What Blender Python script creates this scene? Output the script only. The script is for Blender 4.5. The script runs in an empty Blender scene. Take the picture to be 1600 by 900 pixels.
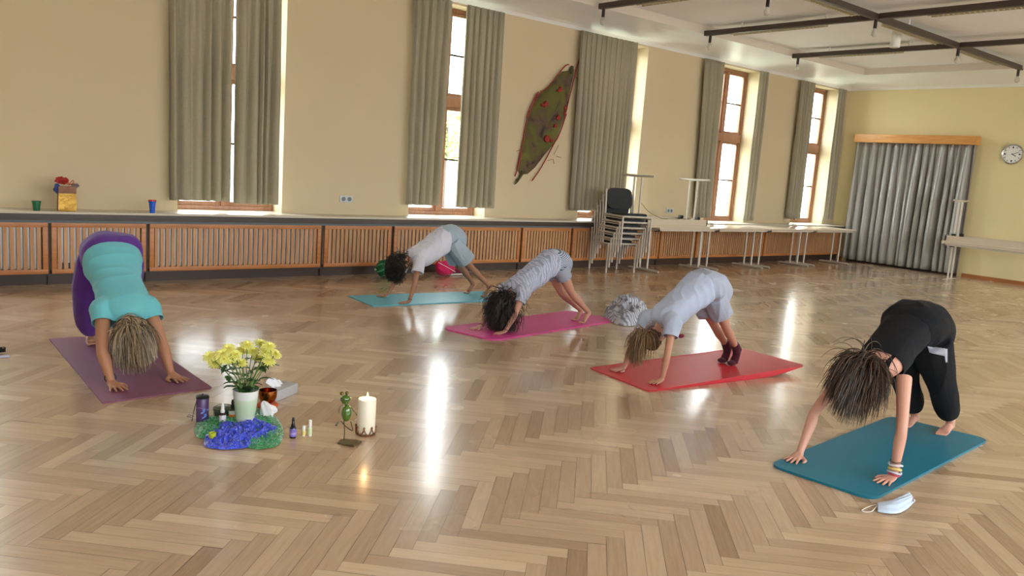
import bpy, bmesh, math, random
import numpy as np
from mathutils import Vector, Matrix, noise, Quaternion
PI = math.pi
col = bpy.context.scene.collection
V = Vector
random.seed(7)
EXPOSURE = 1.12

# ------------------------------------------------------------------ camera numbers
F_PX, PITCH, YAW, ROLL, EYE = 1261.98, .1492, .6938, .0721, 1.45
def cam_axes():
    cy, sy, cp, sp = math.cos(YAW), math.sin(YAW), math.cos(PITCH), math.sin(PITCH)
    f = V((sy*cp, cy*cp, -sp)); r = V((cy, -sy, 0)); u = r.cross(f)
    c, s = math.cos(ROLL), math.sin(ROLL)
    return c*r + s*u, -s*r + c*u, f
RX, UX, FX = cam_axes()
def ray(px, py): return RX*(px-800) + UX*(450-py) + FX*F_PX
def atz(px, py, z=0.):
    d = ray(px, py); t = (z-EYE)/d.z; return V((d.x*t, d.y*t, z))
def aty(px, py, Y):
    d = ray(px, py); t = Y/d.y; return V((d.x*t, Y, EYE+d.z*t))
def atplane(px, py, a, n):
    d = ray(px, py); o = V((0, 0, EYE)); t = (a-o).dot(n)/d.dot(n); return o+d*t

# ------------------------------------------------------------------ materials
def nt(name):
    m = bpy.data.materials.new(name); m.use_nodes = True
    n = m.node_tree.nodes; return m, n, m.node_tree.links, n['Principled BSDF']
def s2l(c): return tuple((x/12.92 if x <= .04045 else ((x+.055)/1.055)**2.4) for x in c)
def rgb(r, g, b): return s2l((r/255, g/255, b/255)) + (1,)
def mat(name, c, rough=.6, metal=0, spec=.5, var=.06, scale=12, bump=0, bscale=60, sheen=0, trans=0, coat=0, sss=0, emit=None, es=0):
    m, n, l, b = nt(name)
    b.inputs['Roughness'].default_value = rough; b.inputs['Metallic'].default_value = metal
    b.inputs['Specular IOR Level'].default_value = spec
    if sheen: b.inputs['Sheen Weight'].default_value = sheen
    if trans: b.inputs['Transmission Weight'].default_value = trans
    if coat: b.inputs['Coat Weight'].default_value = coat; b.inputs['Coat Roughness'].default_value = .1
    if sss:
        b.inputs['Subsurface Weight'].default_value = sss; b.inputs['Subsurface Radius'].default_value = (.012, .005, .003)
    if emit: b.inputs['Emission Color'].default_value = emit; b.inputs['Emission Strength'].default_value = es
    tc = n.new('ShaderNodeTexCoord'); no = n.new('ShaderNodeTexNoise'); no.inputs['Scale'].default_value = scale; no.inputs['Detail'].default_value = 4
    l.new(tc.outputs['Object'], no.inputs['Vector'])
    mx = n.new('ShaderNodeMix'); mx.data_type = 'RGBA'
    lo = tuple(x*(1-var*1.6) for x in c[:3])+(1,); hi = tuple(min(1, x*(1+var*1.6)) for x in c[:3])+(1,)
    mx.inputs[6].default_value = lo; mx.inputs[7].default_value = hi
    l.new(no.outputs['Fac'], mx.inputs[0]); l.new(mx.outputs[2], b.inputs['Base Color'])
    if bump:
        n2 = n.new('ShaderNodeTexNoise'); n2.inputs['Scale'].default_value = bscale; n2.inputs['Detail'].default_value = 5
        l.new(tc.outputs['Object'], n2.inputs['Vector'])
        bp = n.new('ShaderNodeBump'); bp.inputs['Strength'].default_value = bump; bp.inputs['Distance'].default_value = .01
        l.new(n2.outputs['Fac'], bp.inputs['Height']); l.new(bp.outputs[0], b.inputs['Normal'])
    return m
def wood(name, c1, c2, rough=.45, axis='Z', scale=3.):
    m, n, l, b = nt(name); b.inputs['Roughness'].default_value = rough
    tc = n.new('ShaderNodeTexCoord'); mp = n.new('ShaderNodeMapping')
    sc = {'X': (1, 14, 14), 'Y': (14, 1, 14), 'Z': (14, 14, 1)}[axis]; mp.inputs['Scale'].default_value = tuple(s*scale for s in sc)
    no = n.new('ShaderNodeTexNoise'); no.inputs['Scale'].default_value = 1; no.inputs['Detail'].default_value = 6
    cr = n.new('ShaderNodeValToRGB'); cr.color_ramp.elements[0].color = c1; cr.color_ramp.elements[1].color = c2
    cr.color_ramp.elements[0].position = .3; cr.color_ramp.elements[1].position = .7
    l.new(tc.outputs['Object'], mp.inputs[0]); l.new(mp.outputs[0], no.inputs['Vector']); l.new(no.outputs['Fac'], cr.inputs[0]); l.new(cr.outputs[0], b.inputs['Base Color'])
    return m
M = {}
M['wall'] = mat('wall paint', rgb(206, 188, 156), .85, var=.02, scale=1.2, bump=.05, bscale=90)
M['wallfar'] = mat('far wall paint', rgb(228, 213, 166), .8, var=.02, scale=1.2, bump=.05, bscale=90)
M['ceil'] = mat('ceiling paint', rgb(240, 236, 238), .8, var=.015, scale=1)
M['cornice'] = mat('cornice paint', rgb(242, 242, 246), .4, var=.01, scale=1)
M['stone'] = mat('pale stone', rgb(198, 188, 172), .3, var=.06, scale=25)
M['darkwood'] = mat('dark edge', rgb(62, 48, 42), .45, var=.1)
M['greymetal'] = mat('grey painted metal', rgb(106, 114, 118), .5, var=.05)
M['radiator'] = mat('radiator enamel', rgb(228, 232, 238), .35, var=.03)
M['slat'] = wood('slat wood', rgb(176, 124, 84), rgb(206, 158, 114), .45, 'Z')
M['framewood'] = wood('cover frame wood', rgb(176, 108, 58), rgb(202, 134, 78), .4, 'X')
M['winwood'] = wood('window wood', rgb(140, 98, 74), rgb(166, 120, 92), .35, 'Z')
M['pelmet'] = wood('pelmet wood', rgb(200, 140, 74), rgb(222, 164, 96), .4, 'Y')
M['basewood'] = wood('baseboard wood', rgb(150, 92, 50), rgb(180, 116, 66), .4, 'Y')
M['plinth'] = mat('dark plinth', rgb(64, 46, 38), .5)
M['rail'] = mat('dark rail', rgb(68, 56, 50), .45)
M['socketblack'] = mat('dark lamp socket', rgb(40, 34, 38), .4)
M['trough'] = mat('beige trough', rgb(190, 178, 150), .5)
M['white'] = mat('white plastic', rgb(232, 232, 230), .4, var=.02)
M['tabletop'] = mat('table laminate', rgb(205, 190, 170), .22, var=.03)
M['tablesteel'] = mat('table steel', rgb(205, 196, 184), .35, metal=.1)
M['black'] = mat('black plastic', rgb(26, 26, 30), .45)
M['chairframe'] = mat('chair frame', rgb(200, 190, 180), .35)
M['chairfab'] = mat('chair upholstery', rgb(48, 50, 52), .9, bump=.2, bscale=300)
M['mirror'] = mat('chrome', rgb(210, 210, 215), .15, metal=1)

def glass_thin(name):
    m, n, l, b = nt(name); n.remove(b); out = n['Material Output']
    t = n.new('ShaderNodeBsdfTransparent'); t.inputs[0].default_value = (.96, .97, .96, 1); g = n.new('ShaderNodeBsdfGlossy'); g.inputs['Roughness'].default_value = .03
    x = n.new('ShaderNodeMixShader'); x.inputs[0].default_value = .05
    l.new(t.outputs[0], x.inputs[1]); l.new(g.outputs[0], x.inputs[2]); l.new(x.outputs[0], out.inputs[0]); return m
M['pane'] = glass_thin('window glass')
def cloth_translucent(name, c, w=.12, scale=40):
    m, n, l, b = nt(name); out = n['Material Output']; b.inputs['Roughness'].default_value = .9; b.inputs['Specular IOR Level'].default_value = .1
    tc = n.new('ShaderNodeTexCoord'); no = n.new('ShaderNodeTexNoise'); no.inputs['Scale'].default_value = scale; no.inputs['Detail'].default_value = 3
    mx = n.new('ShaderNodeMix'); mx.data_type = 'RGBA'; mx.inputs[6].default_value = tuple(x*.9 for x in c[:3])+(1,); mx.inputs[7].default_value = tuple(x*1.1 for x in c[:3])+(1,)
    l.new(tc.outputs['Object'], no.inputs['Vector']); l.new(no.outputs['Fac'], mx.inputs[0]); l.new(mx.outputs[2], b.inputs['Base Color'])
    t = n.new('ShaderNodeBsdfTranslucent'); l.new(mx.outputs[2], t.inputs[0]); x = n.new('ShaderNodeMixShader'); x.inputs[0].default_value = w
    l.new(b.outputs[0], x.inputs[1]); l.new(t.outputs[0], x.inputs[2]); l.new(x.outputs[0], out.inputs[0]); return m
M['curtain'] = cloth_translucent('olive grey curtain cloth', rgb(174, 166, 146), .2)
M['curtainfar'] = mat('silver grey curtain', rgb(152, 149, 144), .38, var=.05, scale=8, spec=.9)

def floor_mat():
    m, n, l, b = nt('oak parquet'); uv = n.new('ShaderNodeUVMap'); uv.uv_map = 'UVMap'
    mp = n.new('ShaderNodeMapping'); mp.inputs['Scale'].default_value = (5, 60, 1)
    no = n.new('ShaderNodeTexNoise'); no.inputs['Scale'].default_value = 1; no.inputs['Detail'].default_value = 5; no.inputs['Roughness'].default_value = .6
    l.new(uv.outputs[0], mp.inputs[0]); l.new(mp.outputs[0], no.inputs['Vector'])
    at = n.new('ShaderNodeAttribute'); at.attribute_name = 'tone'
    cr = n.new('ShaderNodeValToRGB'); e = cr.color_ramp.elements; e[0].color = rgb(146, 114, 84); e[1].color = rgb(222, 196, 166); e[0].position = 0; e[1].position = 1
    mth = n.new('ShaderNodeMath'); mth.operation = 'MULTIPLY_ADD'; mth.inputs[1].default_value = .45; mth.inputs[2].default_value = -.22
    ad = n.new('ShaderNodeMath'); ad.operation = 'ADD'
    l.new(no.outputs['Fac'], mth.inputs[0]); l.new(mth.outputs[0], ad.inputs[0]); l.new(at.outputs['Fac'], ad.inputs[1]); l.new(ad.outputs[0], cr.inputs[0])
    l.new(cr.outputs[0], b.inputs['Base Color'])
    tc = n.new('ShaderNodeTexCoord'); n3 = n.new('ShaderNodeTexNoise'); n3.inputs['Scale'].default_value = 2.2; n3.inputs['Detail'].default_value = 2
    l.new(tc.outputs['Object'], n3.inputs['Vector'])
    mr = n.new('ShaderNodeMapRange'); mr.inputs[1].default_value = .3; mr.inputs[2].default_value = .7; mr.inputs[3].default_value = .21; mr.inputs[4].default_value = .29
    l.new(n3.outputs['Fac'], mr.inputs[0]); l.new(mr.outputs[0], b.inputs['Roughness'])
    b.inputs['Coat Weight'].default_value = .5; b.inputs['Coat Roughness'].default_value = .16
    n4 = n.new('ShaderNodeTexNoise'); n4.inputs['Scale'].default_value = 5; n4.inputs['Detail'].default_value = 1.5
    l.new(tc.outputs['Object'], n4.inputs['Vector'])
    bp = n.new('ShaderNodeBump'); bp.inputs['Strength'].default_value = .02; bp.inputs['Distance'].default_value = .01
    l.new(n4.outputs['Fac'], bp.inputs['Height']); l.new(bp.outputs[0], b.inputs['Normal']); l.new(bp.outputs[0], b.inputs['Coat Normal'])
    return m
M['floor'] = floor_mat()

# ------------------------------------------------------------------ mesh helpers
class MB:
    def __init__(s): s.v = []; s.f = []
    def add(s, vs, fs):
        o = len(s.v); s.v += [tuple(x) for x in vs]; s.f += [tuple(i+o for i in f) for f in fs]; return s
    def box(s, x0, y0, z0, x1, y1, z1, bev=0, mtx=None):
        if bev <= 0:
            vs = [(x, y, z) for x in (x0, x1) for y in (y0, y1) for z in (z0, z1)]
            fs = [(0, 1, 3, 2), (4, 6, 7, 5), (0, 4, 5, 1), (2, 3, 7, 6), (0, 2, 6, 4), (1, 5, 7, 3)]
        else:
            b = bmesh.new(); bmesh.ops.create_cube(b, size=1)
            for v in b.verts: v.co = V(((x0+x1)/2+v.co.x*(x1-x0), (y0+y1)/2+v.co.y*(y1-y0), (z0+z1)/2+v.co.z*(z1-z0)))
            bmesh.ops.bevel(b, geom=b.edges[:], offset=bev, segments=2, profile=.6, affect='EDGES')
            b.verts.index_update(); vs = [v.co.copy() for v in b.verts]; fs = [tuple(v.index for v in f.verts) for f in b.faces]; b.free()
        if mtx: vs = [mtx @ V(v) for v in vs]
        return s.add(vs, fs)
    def ring_loft(s, rings, cap=True):
        n = len(rings[0]); o = len(s.v)
        for r in rings: s.v += [tuple(p) for p in r]
        for i in range(len(rings)-1):
            for j in range(n):
                k = (j+1) % n
                s.f.append((o+i*n+j, o+i*n+k, o+(i+1)*n+k, o+(i+1)*n+j))
        if cap:
            s.f.append(tuple(o+j for j in reversed(range(n)))); s.f.append(tuple(o+(len(rings)-1)*n+j for j in range(n)))
        return s
    def tube(s, pts, rad, n=10, cap=True, up=None, smooth=0):
        pts = [V(p) for p in pts]
        if not hasattr(rad, '__len__'): rad = [rad]*len(pts)
        if smooth: pts, rad = spline(pts, rad, smooth)
        rings = []; a = None
        for i, p in enumerate(pts):
            t = (pts[min(i+1, len(pts)-1)]-pts[max(i-1, 0)]).normalized()
            if a is None:
                a = (up or (V((0, 0, 1)) if abs(t.z) < .9 else V((1, 0, 0))))
            a = (a - t*a.dot(t))
            if a.length < 1e-6: a = t.orthogonal()
            a.normalize(); b = t.cross(a)
            r = rad[i]; ra, rb = (r if hasattr(r, '__len__') else (r, r))
            rings.append([p+a*math.cos(2*PI*k/n)*ra+b*math.sin(2*PI*k/n)*rb for k in range(n)])
        return s.ring_loft(rings, cap)
    def lathe(s, prof, c=(0, 0, 0), n=28, mtx=None, cap=True):
        rings = [[V((c[0]+r*math.cos(2*PI*k/n), c[1]+r*math.sin(2*PI*k/n), c[2]+z)) for k in range(n)] for r, z in prof]
        if mtx: rings = [[mtx @ p for p in r] for r in rings]
        return s.ring_loft(rings, cap)
    def ell(s, c, r, n=16, m=10, rot=None):
        c = V(c); rings = []
        for i in range(1, m):
            th = PI*i/m
            ring = [V((r[0]*math.sin(th)*math.cos(2*PI*k/n), r[1]*math.sin(th)*math.sin(2*PI*k/n), -r[2]*math.cos(th))) for k in range(n)]
            rings.append([c+(rot @ p if rot else p) for p in ring])
        return s.ring_loft(rings, True)
    def build(s, name, m, parent=None, smooth=True, bevel=0):
        me = bpy.data.meshes.new(name); me.from_pydata(s.v, [], s.f); me.update()
        b = bmesh.new(); b.from_mesh(me); bmesh.ops.recalc_face_normals(b, faces=b.faces[:]); b.to_mesh(me); b.free()
        return link(name, me, m, parent, smooth, bevel)
def link(name, me, m, parent=None, smooth=True, bevel=0):
    o = bpy.data.objects.new(name, me); col.objects.link(o)
    if m is not None:
        for x in (m if isinstance(m, (list, tuple)) else [m]): me.materials.append(x)
    if smooth:
        me.polygons.foreach_set('use_smooth', [True]*len(me.polygons)); me.update()
        try: me.set_sharp_from_angle(angle=math.radians(40))
        except Exception: pass
    if parent is not None:
        o.parent = parent; o.matrix_parent_inverse = (Matrix.Translation(parent.location) @ Matrix.Rotation(parent.rotation_euler.z, 4, 'Z')).inverted()
    if bevel:
        md = o.modifiers.new('b', 'BEVEL'); md.width = bevel; md.segments = 2; md.limit_method = 'ANGLE'
    return o
def sublink(name, mb, m, parent, **k):
    """a part of a part: parent mesh objects sit at the scene origin"""
    o = mb.build(name, m, None, **k); o.parent = parent; o.matrix_parent_inverse = Matrix.Identity(4)
    if parent.parent is not None or True:
        # undo the chain of parent transforms so that mesh coordinates stay world coordinates
        w = Matrix.Identity(4); q = parent; chain = []
        while q: chain.append(q); q = q.parent
        for q in reversed(chain): w = w @ q.matrix_parent_inverse @ q.matrix_basis
        o.matrix_parent_inverse = w.inverted()
    return o
def spline(pts, rad, k):
    P, Rr = [], []
    n = len(pts)
    def g(r): return r if hasattr(r, '__len__') else (r, r)
    for i in range(n-1):
        p0, p1, p2, p3 = pts[max(i-1, 0)], pts[i], pts[i+1], pts[min(i+2, n-1)]
        r0, r1, r2, r3 = g(rad[max(i-1, 0)]), g(rad[i]), g(rad[i+1]), g(rad[min(i+2, n-1)])
        for j in range(k):
            t = j/k; h = [(-t**3+2*t*t-t)/2, (3*t**3-5*t*t+2)/2, (-3*t**3+4*t*t+t)/2, (t**3-t*t)/2]
            P.append(p0*h[0]+p1*h[1]+p2*h[2]+p3*h[3]); Rr.append(tuple(r0[q]*h[0]+r1[q]*h[1]+r2[q]*h[2]+r3[q]*h[3] for q in (0, 1)))
    P.append(pts[-1]); Rr.append(g(rad[-1])); return P, Rr
def tag(o, label=None, cat=None, group=None, kind=None):
    if label: o['label'] = label
    if cat: o['category'] = cat
    if group: o['group'] = group
    if kind: o['kind'] = kind
    return o
def thing(name, label, cat, loc=(0, 0, 0), rz=0, group=None):
    o = bpy.data.objects.new(name, None); col.objects.link(o); o.empty_display_size = .1
    o.location = loc; o.rotation_euler = (0, 0, rz); return tag(o, label, cat, group)
def struct(name, mb, m, smooth=False, parent=None):
    o = mb.build(name, m, None, smooth) if parent is None else sublink(name, mb, m, parent, smooth=smooth)
    if parent is None: o['kind'] = 'structure'
    return o
def local(root, name, mb, m, **k):
    """part whose mesh is in the root's own coordinates"""
    o = mb.build(name, m, None, **k); o.parent = root; return o
def copy_tree(o, parent=None):
    c = o.copy(); col.objects.link(c)
    if parent is not None: c.parent = parent
    for ch in [x for x in bpy.data.objects if x.parent == o]: copy_tree(ch, c)
    return c

# ------------------------------------------------------------------ room
YW, YS, YG, XF, X0, YB = 8.98, 8.64, 8.74, 16.18, -3.2, -3.6
ZS, ZT, ZC = .72, 3.49, 3.73
def make_floor():
    W, L = .0742, .509; s = W*math.sqrt(2); q = 1/math.sqrt(2)
    d1 = np.array([q, -q]); w1 = np.array([q, q]); d2 = np.array([-q, -q])
    P0 = np.array([2.748, 2.391]); vs = []; uv = []; tone = []; g = .0007
    per = math.sqrt(2)*L; rnd = random.Random(3)
    xr, yr = (X0-.1, XF+.1), (YB-.1, 8.98)
    for k in range(-12, 12):
        base = P0+np.array([s*k, -per*k])
        i0 = int((xr[0]-base[0])/s)-6; i1 = int((xr[1]-base[0])/s)+8
        for i in range(i0, i1):
            P = base+np.array([s*i, 0])
            for row in (0, 1):
                if row == 0: o, a, b = P, d1, w1
                else: o, a, b = P+d1*L+w1*W, d2, d1
                c = o+a*L/2+b*W/2
                if not (xr[0]-.3 < c[0] < xr[1]+.3 and yr[0]-.3 < c[1] < yr[1]): continue
                cs = [o+a*g+b*g, o+a*(L-g)+b*g, o+a*(L-g)+b*(W-g), o+a*g+b*(W-g)]
                tx, ty = rnd.gauss(0, .0012), rnd.gauss(0, .0012)
                vs += [(p[0], p[1], (p[0]-c[0])*tx+(p[1]-c[1])*ty) for p in cs]
                u0 = rnd.random()*50; uv += [(u0, u0), (u0+L, u0), (u0+L, u0+W), (u0, u0+W)]
                t = min(1, max(0, rnd.gauss(.60 if row == 0 else .42, .12))); tone += [t]*4  # random plank tone, plus directional sheen painted in as a lighter and darker row
    n = len(vs)//4
    me = bpy.data.meshes.new('floor')
    big = [(X0-.2, YB-.2, -.003), (XF+.2, YB-.2, -.003), (XF+.2, YW+.1, -.003), (X0-.2, YW+.1, -.003)]
    me.from_pydata(vs+big, [], [(4*i, 4*i+1, 4*i+2, 4*i+3) for i in range(n)]+[(4*n, 4*n+1, 4*n+2, 4*n+3)])
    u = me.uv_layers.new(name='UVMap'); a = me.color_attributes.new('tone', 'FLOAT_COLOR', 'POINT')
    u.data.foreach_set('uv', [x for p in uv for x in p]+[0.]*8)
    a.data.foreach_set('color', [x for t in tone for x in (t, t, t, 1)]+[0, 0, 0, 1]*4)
    b = bmesh.new(); b.from_mesh(me); bmesh.ops.recalc_face_normals(b, faces=b.faces[:])
    for f in b.faces:
        if f.normal.z < 0: f.normal_flip()
    b.to_mesh(me); b.free()
    o = link('floor', me, M['floor'], None, False); o['kind'] = 'structure'
    me.materials.append(M['darkwood']); me.polygons[n].material_index = 1
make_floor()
struct('ground_slab', MB().box(X0-.3, YB-.3, -.25, XF+.3, YW+.3, -.01), M['plinth'])

WIN = [(.3, .60), (3.32, .585), (6.25, .62), (9.30, .63), (12.37, .60), (15.14, .60)]   # centre, half width
RD = .32                                                                # depth of the reveals
ZO = 3.46
def wallbox(b, x0, x1, z0, z1, y0=YW, y1=YW+.45): b.box(x0, y0, z0, x1, y1, z1)
b = MB(); x = X0
for c, hw in WIN:
    wallbox(b, x, c-hw, -.05, ZC+.3); wallbox(b, c-hw, c+hw, -.05, ZS-.02); wallbox(b, c-hw, c+hw, ZO, ZC+.3); x = c+hw
wallbox(b, x, XF+.3, -.05, ZC+.3)
struct('wall_back', b, M['wall'])
struct('wall_right', MB().box(XF, YB-.3, -.05, XF+.3, YW+.45, ZC+.3), M['wallfar'])
struct('wall_left', MB().box(X0-.3, YB-.3, -.05, X0, YW+.45, ZC+.3), M['wall'])
FW = [(-1.2, .75), (1.8, .75), (4.8, .75), (7.8, .75), (10.8, .75), (13.8, .75)]
b = MB(); x = X0
for c, hw in FW:
    wallbox(b, x, c-hw, -.05, ZC+.3, YB-.3, YB); wallbox(b, c-hw, c+hw, -.05, .7, YB-.3, YB); wallbox(b, c-hw, c+hw, 3.3, ZC+.3, YB-.3, YB); x = c+hw
wallbox(b, x, XF, -.05, ZC+.3, YB-.3, YB)
struct('wall_front', b, M['wallfar'])
# ceiling: a sunk field inside a broad soffit that runs round the room
TY, TX, TYF, TXL = 8.0, 14.85, -2.6, -2.2
struct('ceiling', MB().box(TXL-.05, TYF-.05, ZC, TX+.05, TY+.05, ZC+.2), M['ceil'])
b = MB()
def soff(ax, prof):
    pass
prof = [(.003, ZT-.004), (.006, ZT), (.05, ZT+.035), (.13, ZT+.055), (.5, 3.585), (.98, 3.61)]      # distance from the wall, height
def ringpts(d, z):   # rectangle inset by d from the walls, growing to the tray's edge
    k = d/.98
    return [V((X0+d, YB+d, z)), V((XF-(TX*-1+XF)*k if False else XF-(XF-TX)*k, YB+d, z)), V((XF-(XF-TX)*k, YW-d, z)), V((X0+d, YW-d, z))]
rings = [ringpts(d, z) for d, z in prof]
fas = [rings[-1], [V((p.x, p.y, ZC+.05)) for p in rings[-1]]]
for i in range(len(rings)-1):
    for j in range(4):
        k = (j+1) % 4; b.add([rings[i][j], rings[i][k], rings[i+1][k], rings[i+1][j]], [(0, 1, 2, 3)])
b.box(X0-.1, YB-.1, ZC+.05, XF+.1, YW+.1, ZC+.25)
fb = MB()
for j in range(4): fb.add([fas[0][j], fas[0][(j+1) % 4], fas[1][(j+1) % 4], fas[1][j]], [(0, 1, 2, 3)])
struct('trim_5', fb, mat('fascia paint', rgb(216, 206, 194), .8, var=.01))
o = struct('trim_cornice', b, M['cornice'])
o.name = 'trim_1'
struct('baseboard_right', MB().box(XF-.025, YB, 0, XF, 6.27, .07).box(XF-.025, 8.66, 0, XF, YG, .07), M['basewood'])

# window sill, reveals are the wall's own sides
sl = MB().box(X0, YS, .697, XF, YW, ZS, .003)
for c, hw in WIN: sl.box(c-hw, YW-.01, ZS-.034, c+hw, YW+RD+.02, ZS+.002)
struct('window_sill', sl, M['stone']).name = 'trim_2'
struct('sill_edge', MB().box(X0, YS+.006, .658, XF, YS+.03, .697).box(X0, YS+.03, .665-.03, XF, YS+.09, .662), M['darkwood']).name = 'trim_3'
struct('recess', MB().box(X0, YG+.01, .60, XF, YG+.03, .66), M['greymetal']).name = 'trim_4'
struct('plinth', MB().box(X0, YG+.06, 0, XF, YG+.1, .13).box(X0, YG+.02, .09, XF, YG+.06, .108), M['plinth']).name = 'baseboard_back'

# windows
def window(idx, c, hw):
    y0, y1 = YW+RD-.07, YW+RD; ym = (y0+y1)/2; z0, z1 = ZS+.002, ZO
    x0, x1 = c-hw, c+hw
    f = MB()
    fw = .055
    f.box(x0, y0, z0, x0+fw, y1, z1, .006).box(x1-fw, y0, z0, x1, y1, z1, .006).box(x0+fw, y0, z0, x1-fw, y1, z0+.05, .006).box(x0+fw, y0, z1-.05, x1-fw, y1, z1, .006)
    zt = 2.25
    f.box(x0+fw, y0-.02, zt-.07, x1-fw, y1, zt+.07, .006).box(c-.035, y0-.015, z0+.05, c+.035, y1, z1-.05, .006)
    root = f.build('window_%d' % (idx+1), M['winwood'], None, True); root['kind'] = 'structure'
    pane = MB(); sash = MB(); lead = MB()
    for sx0, sx1 in ((x0+fw, c-.035), (c+.035, x1-fw)):
        for sz0, sz1 in ((z0+.05, zt-.07), (zt+.07, z1-.05)):
            t = .045
            sash.box(sx0, y0+.01, sz0, sx0+t, y1-.012, sz1, .005).box(sx1-t, y0+.01, sz0, sx1, y1-.012, sz1, .005).box(sx0+t, y0+.01, sz0, sx1-t, y1-.012, sz0+t, .005).box(sx0+t, y0+.01, sz1-t, sx1-t, y1-.012, sz1, .005)
            zm = (sz0+sz1)/2; lead.box(sx0+t, ym-.012, zm-.013, sx1-t, ym+.012, zm+.013)
            lead.ell(((sx0+sx1)/2, ym-.012, zm), (.018, .008, .016), 10, 6)
            pane.box(sx0+t, ym-.002, sz0+t, sx1-t, ym+.002, sz1-t)
    sublink('sash', sash, M['winwood'], root); sublink('glazing_bar', lead, M['darkwood'], root); sublink('pane', pane, M['pane'], root, smooth=False)
for i, (c, hw) in enumerate(WIN): window(i, c, hw)
for i, (c, hw) in enumerate(FW):
    y0, y1 = YB-.14, YB-.08; f = MB()
    f.box(c-hw, y0, .7, c-hw+.06, y1, 3.3).box(c+hw-.06, y0, .7, c+hw, y1, 3.3).box(c-hw, y0, .7, c+hw, y1, .76).box(c-hw, y0, 3.24, c+hw, y1, 3.3).box(c-.04, y0, .76, c+.04, y1, 3.24).box(c-hw, y0, 2.2, c+hw, y1, 2.3)
    r = f.build('window_%d' % (i+7), M['winwood'], None, False); r['kind'] = 'structure'
    sublink('pane', MB().box(c-hw+.05, y0+.02, .75, c+hw-.05, y0+.024, 3.25), M['pane'], r, smooth=False)

# ------------------------------------------------------------------ radiator covers and radiators
panels = [(-.55, 1.47), (1.50, 2.355), (2.39, 4.30), (4.345, 5.25), (5.295, 7.36), (7.40, 8.34), (8.385, 10.35), (10.39, 11.3), (11.34, 13.35), (13.39, 14.3), (14.34, 16.1)]
where = ['at left edge of the photo', 'behind the woman in turquoise', 'below the leftmost curtains', 'below the double wall socket',
         'below the second pair of curtains', 'left of the chair stack', 'behind the chair stack', 'behind the first table legs',
         'below the fourth window', 'behind the third table', 'in the far corner']
for i, (x0, x1) in enumerate(panels):
    tilt = 0
    t = thing('radiator_cover', 'wooden slatted radiator cover '+where[i], 'radiator cover', ((x0+x1)/2, YG, .11), 0, 'slatted radiator covers along the window wall')
    z0, z1, fw = .11, .604, .045
    f = MB().box(x0, YG, z1-fw, x1, YG+.028, z1, .003).box(x0, YG, z0, x1, YG+.028, z0+fw, .003).box(x0, YG, z0+fw, x0+fw, YG+.028, z1-fw, .003).box(x1-fw, YG, z0+fw, x1, YG+.028, z1-fw, .003)
    fr = f.build('frame', M['framewood'], t)
    n = max(2, round((x1-x0-2*fw)/.0545)); p = (x1-x0-2*fw)/n; s = MB()
    for k in range(n):
        xc = x0+fw+p*(k+.5)-p*.06; s.box(xc-.0175, YG+.006, z0+fw-.01, xc+.0175, YG+.022, z1-fw+.01)
    s.build('slats', M['slat'], t)
    if i and i < 9:
        MB().box(x0-.03, YG+.035, .0, x0-.008, YG+.06, .66).build('bracket', M['plinth'], t, False)
    if x1 > 16 or (i % 2 and i > 1): continue
    r = thing('radiator', 'pale grey radiator behind slats '+where[i], 'radiator', ((x0+x1)/2, 8.86, .15), 0, 'radiators behind the slatted covers')
    b = MB(); xa, xb = x0+.07, x1-.07; m = max(3, int((xb-xa)/.0545)); rz0 = .21 if (x1-x0) < 1 else .16
    for k in range(1, n):
        xc = x0+fw+p*k-p*.06; b.box(xc-.012, 8.772, rz0, xc+.012, 8.92, .585, .006)
    b.build('ribs', M['radiator'], r)
    MB().tube([(xa, 8.875, rz0+.03), (xb, 8.875, rz0+.03)], .016).tube([(xa, 8.875, .55), (xb, 8.875, .55)], .016).build('pipe', M['radiator'], r)
    for q in (.15, .85):
        xc = xa+(xb-xa)*q; MB().box(xc-.02, 8.83, 0, xc+.02, 8.92, rz0+.03).build('foot', M['greymetal'], r)

# ------------------------------------------------------------------ curtains
def curtain(x0, x1, label, group, y=YW-.1, z0=.845, z1=3.47, waves=None, amp=.044, m='curtain', seed=0, xb0=None, xb1=None, axis='x', top=None):
    rnd = random.Random(seed); w = x1-x0; waves = waves or max(3, round(w/.105)); nu = waves*12; nv = 24
    xb0 = x0 if xb0 is None else xb0; xb1 = x1 if xb1 is None else xb1
    # irregular fold phases
    ph = [0]
    for i in range(waves): ph.append(ph[-1]+rnd.uniform(.6, 1.4))
    am = [rnd.uniform(.45, 1.2) for _ in range(waves+1)]
    vs = []; fs = []
    for j in range(nv+1):
        v = j/nv; z = z1+(z0-z1)*v
        for i in range(nu+1):
            u = i/nu*ph[-1]; k = max(q for q in range(waves+1) if ph[q] <= u+1e-9); k = min(k, waves-1); fr = (u-ph[k])/(ph[k+1]-ph[k])
            a = am[k]*(1-fr)+am[k+1]*fr
            fold = math.sin(2*PI*fr)*(.35+.65*min(1, v*2.2))*amp*a + .35*amp*math.sin(4*PI*fr+seed)*(1-min(1, v*1.8))
            fold += noise.noise(V((i/nu*5, v*3, seed)))*.02*v
            xx = (x0+(x1-x0)*i/nu)*(1-v)+(xb0+(xb1-xb0)*i/nu)*v + math.cos(2*PI*fr)*amp*.25*a + noise.noise(V((i/nu*3, v*2, seed+9)))*.012*v
            if axis == 'x': vs.append((xx, y+fold, z))
            else: vs.append((y+fold, xx, z))
    for j in range(nv):
        for i in range(nu):
            a = j*(nu+1)+i; fs.append((a, a+1, a+nu+2, a+nu+1))
    b = MB(); b.add(vs, fs); o = b.build('curtain', M[m]); md = o.modifiers.new('s', 'SOLIDIFY'); md.thickness = .004; md.offset = 0
    tag(o, label, 'curtain', group); return o
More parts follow.
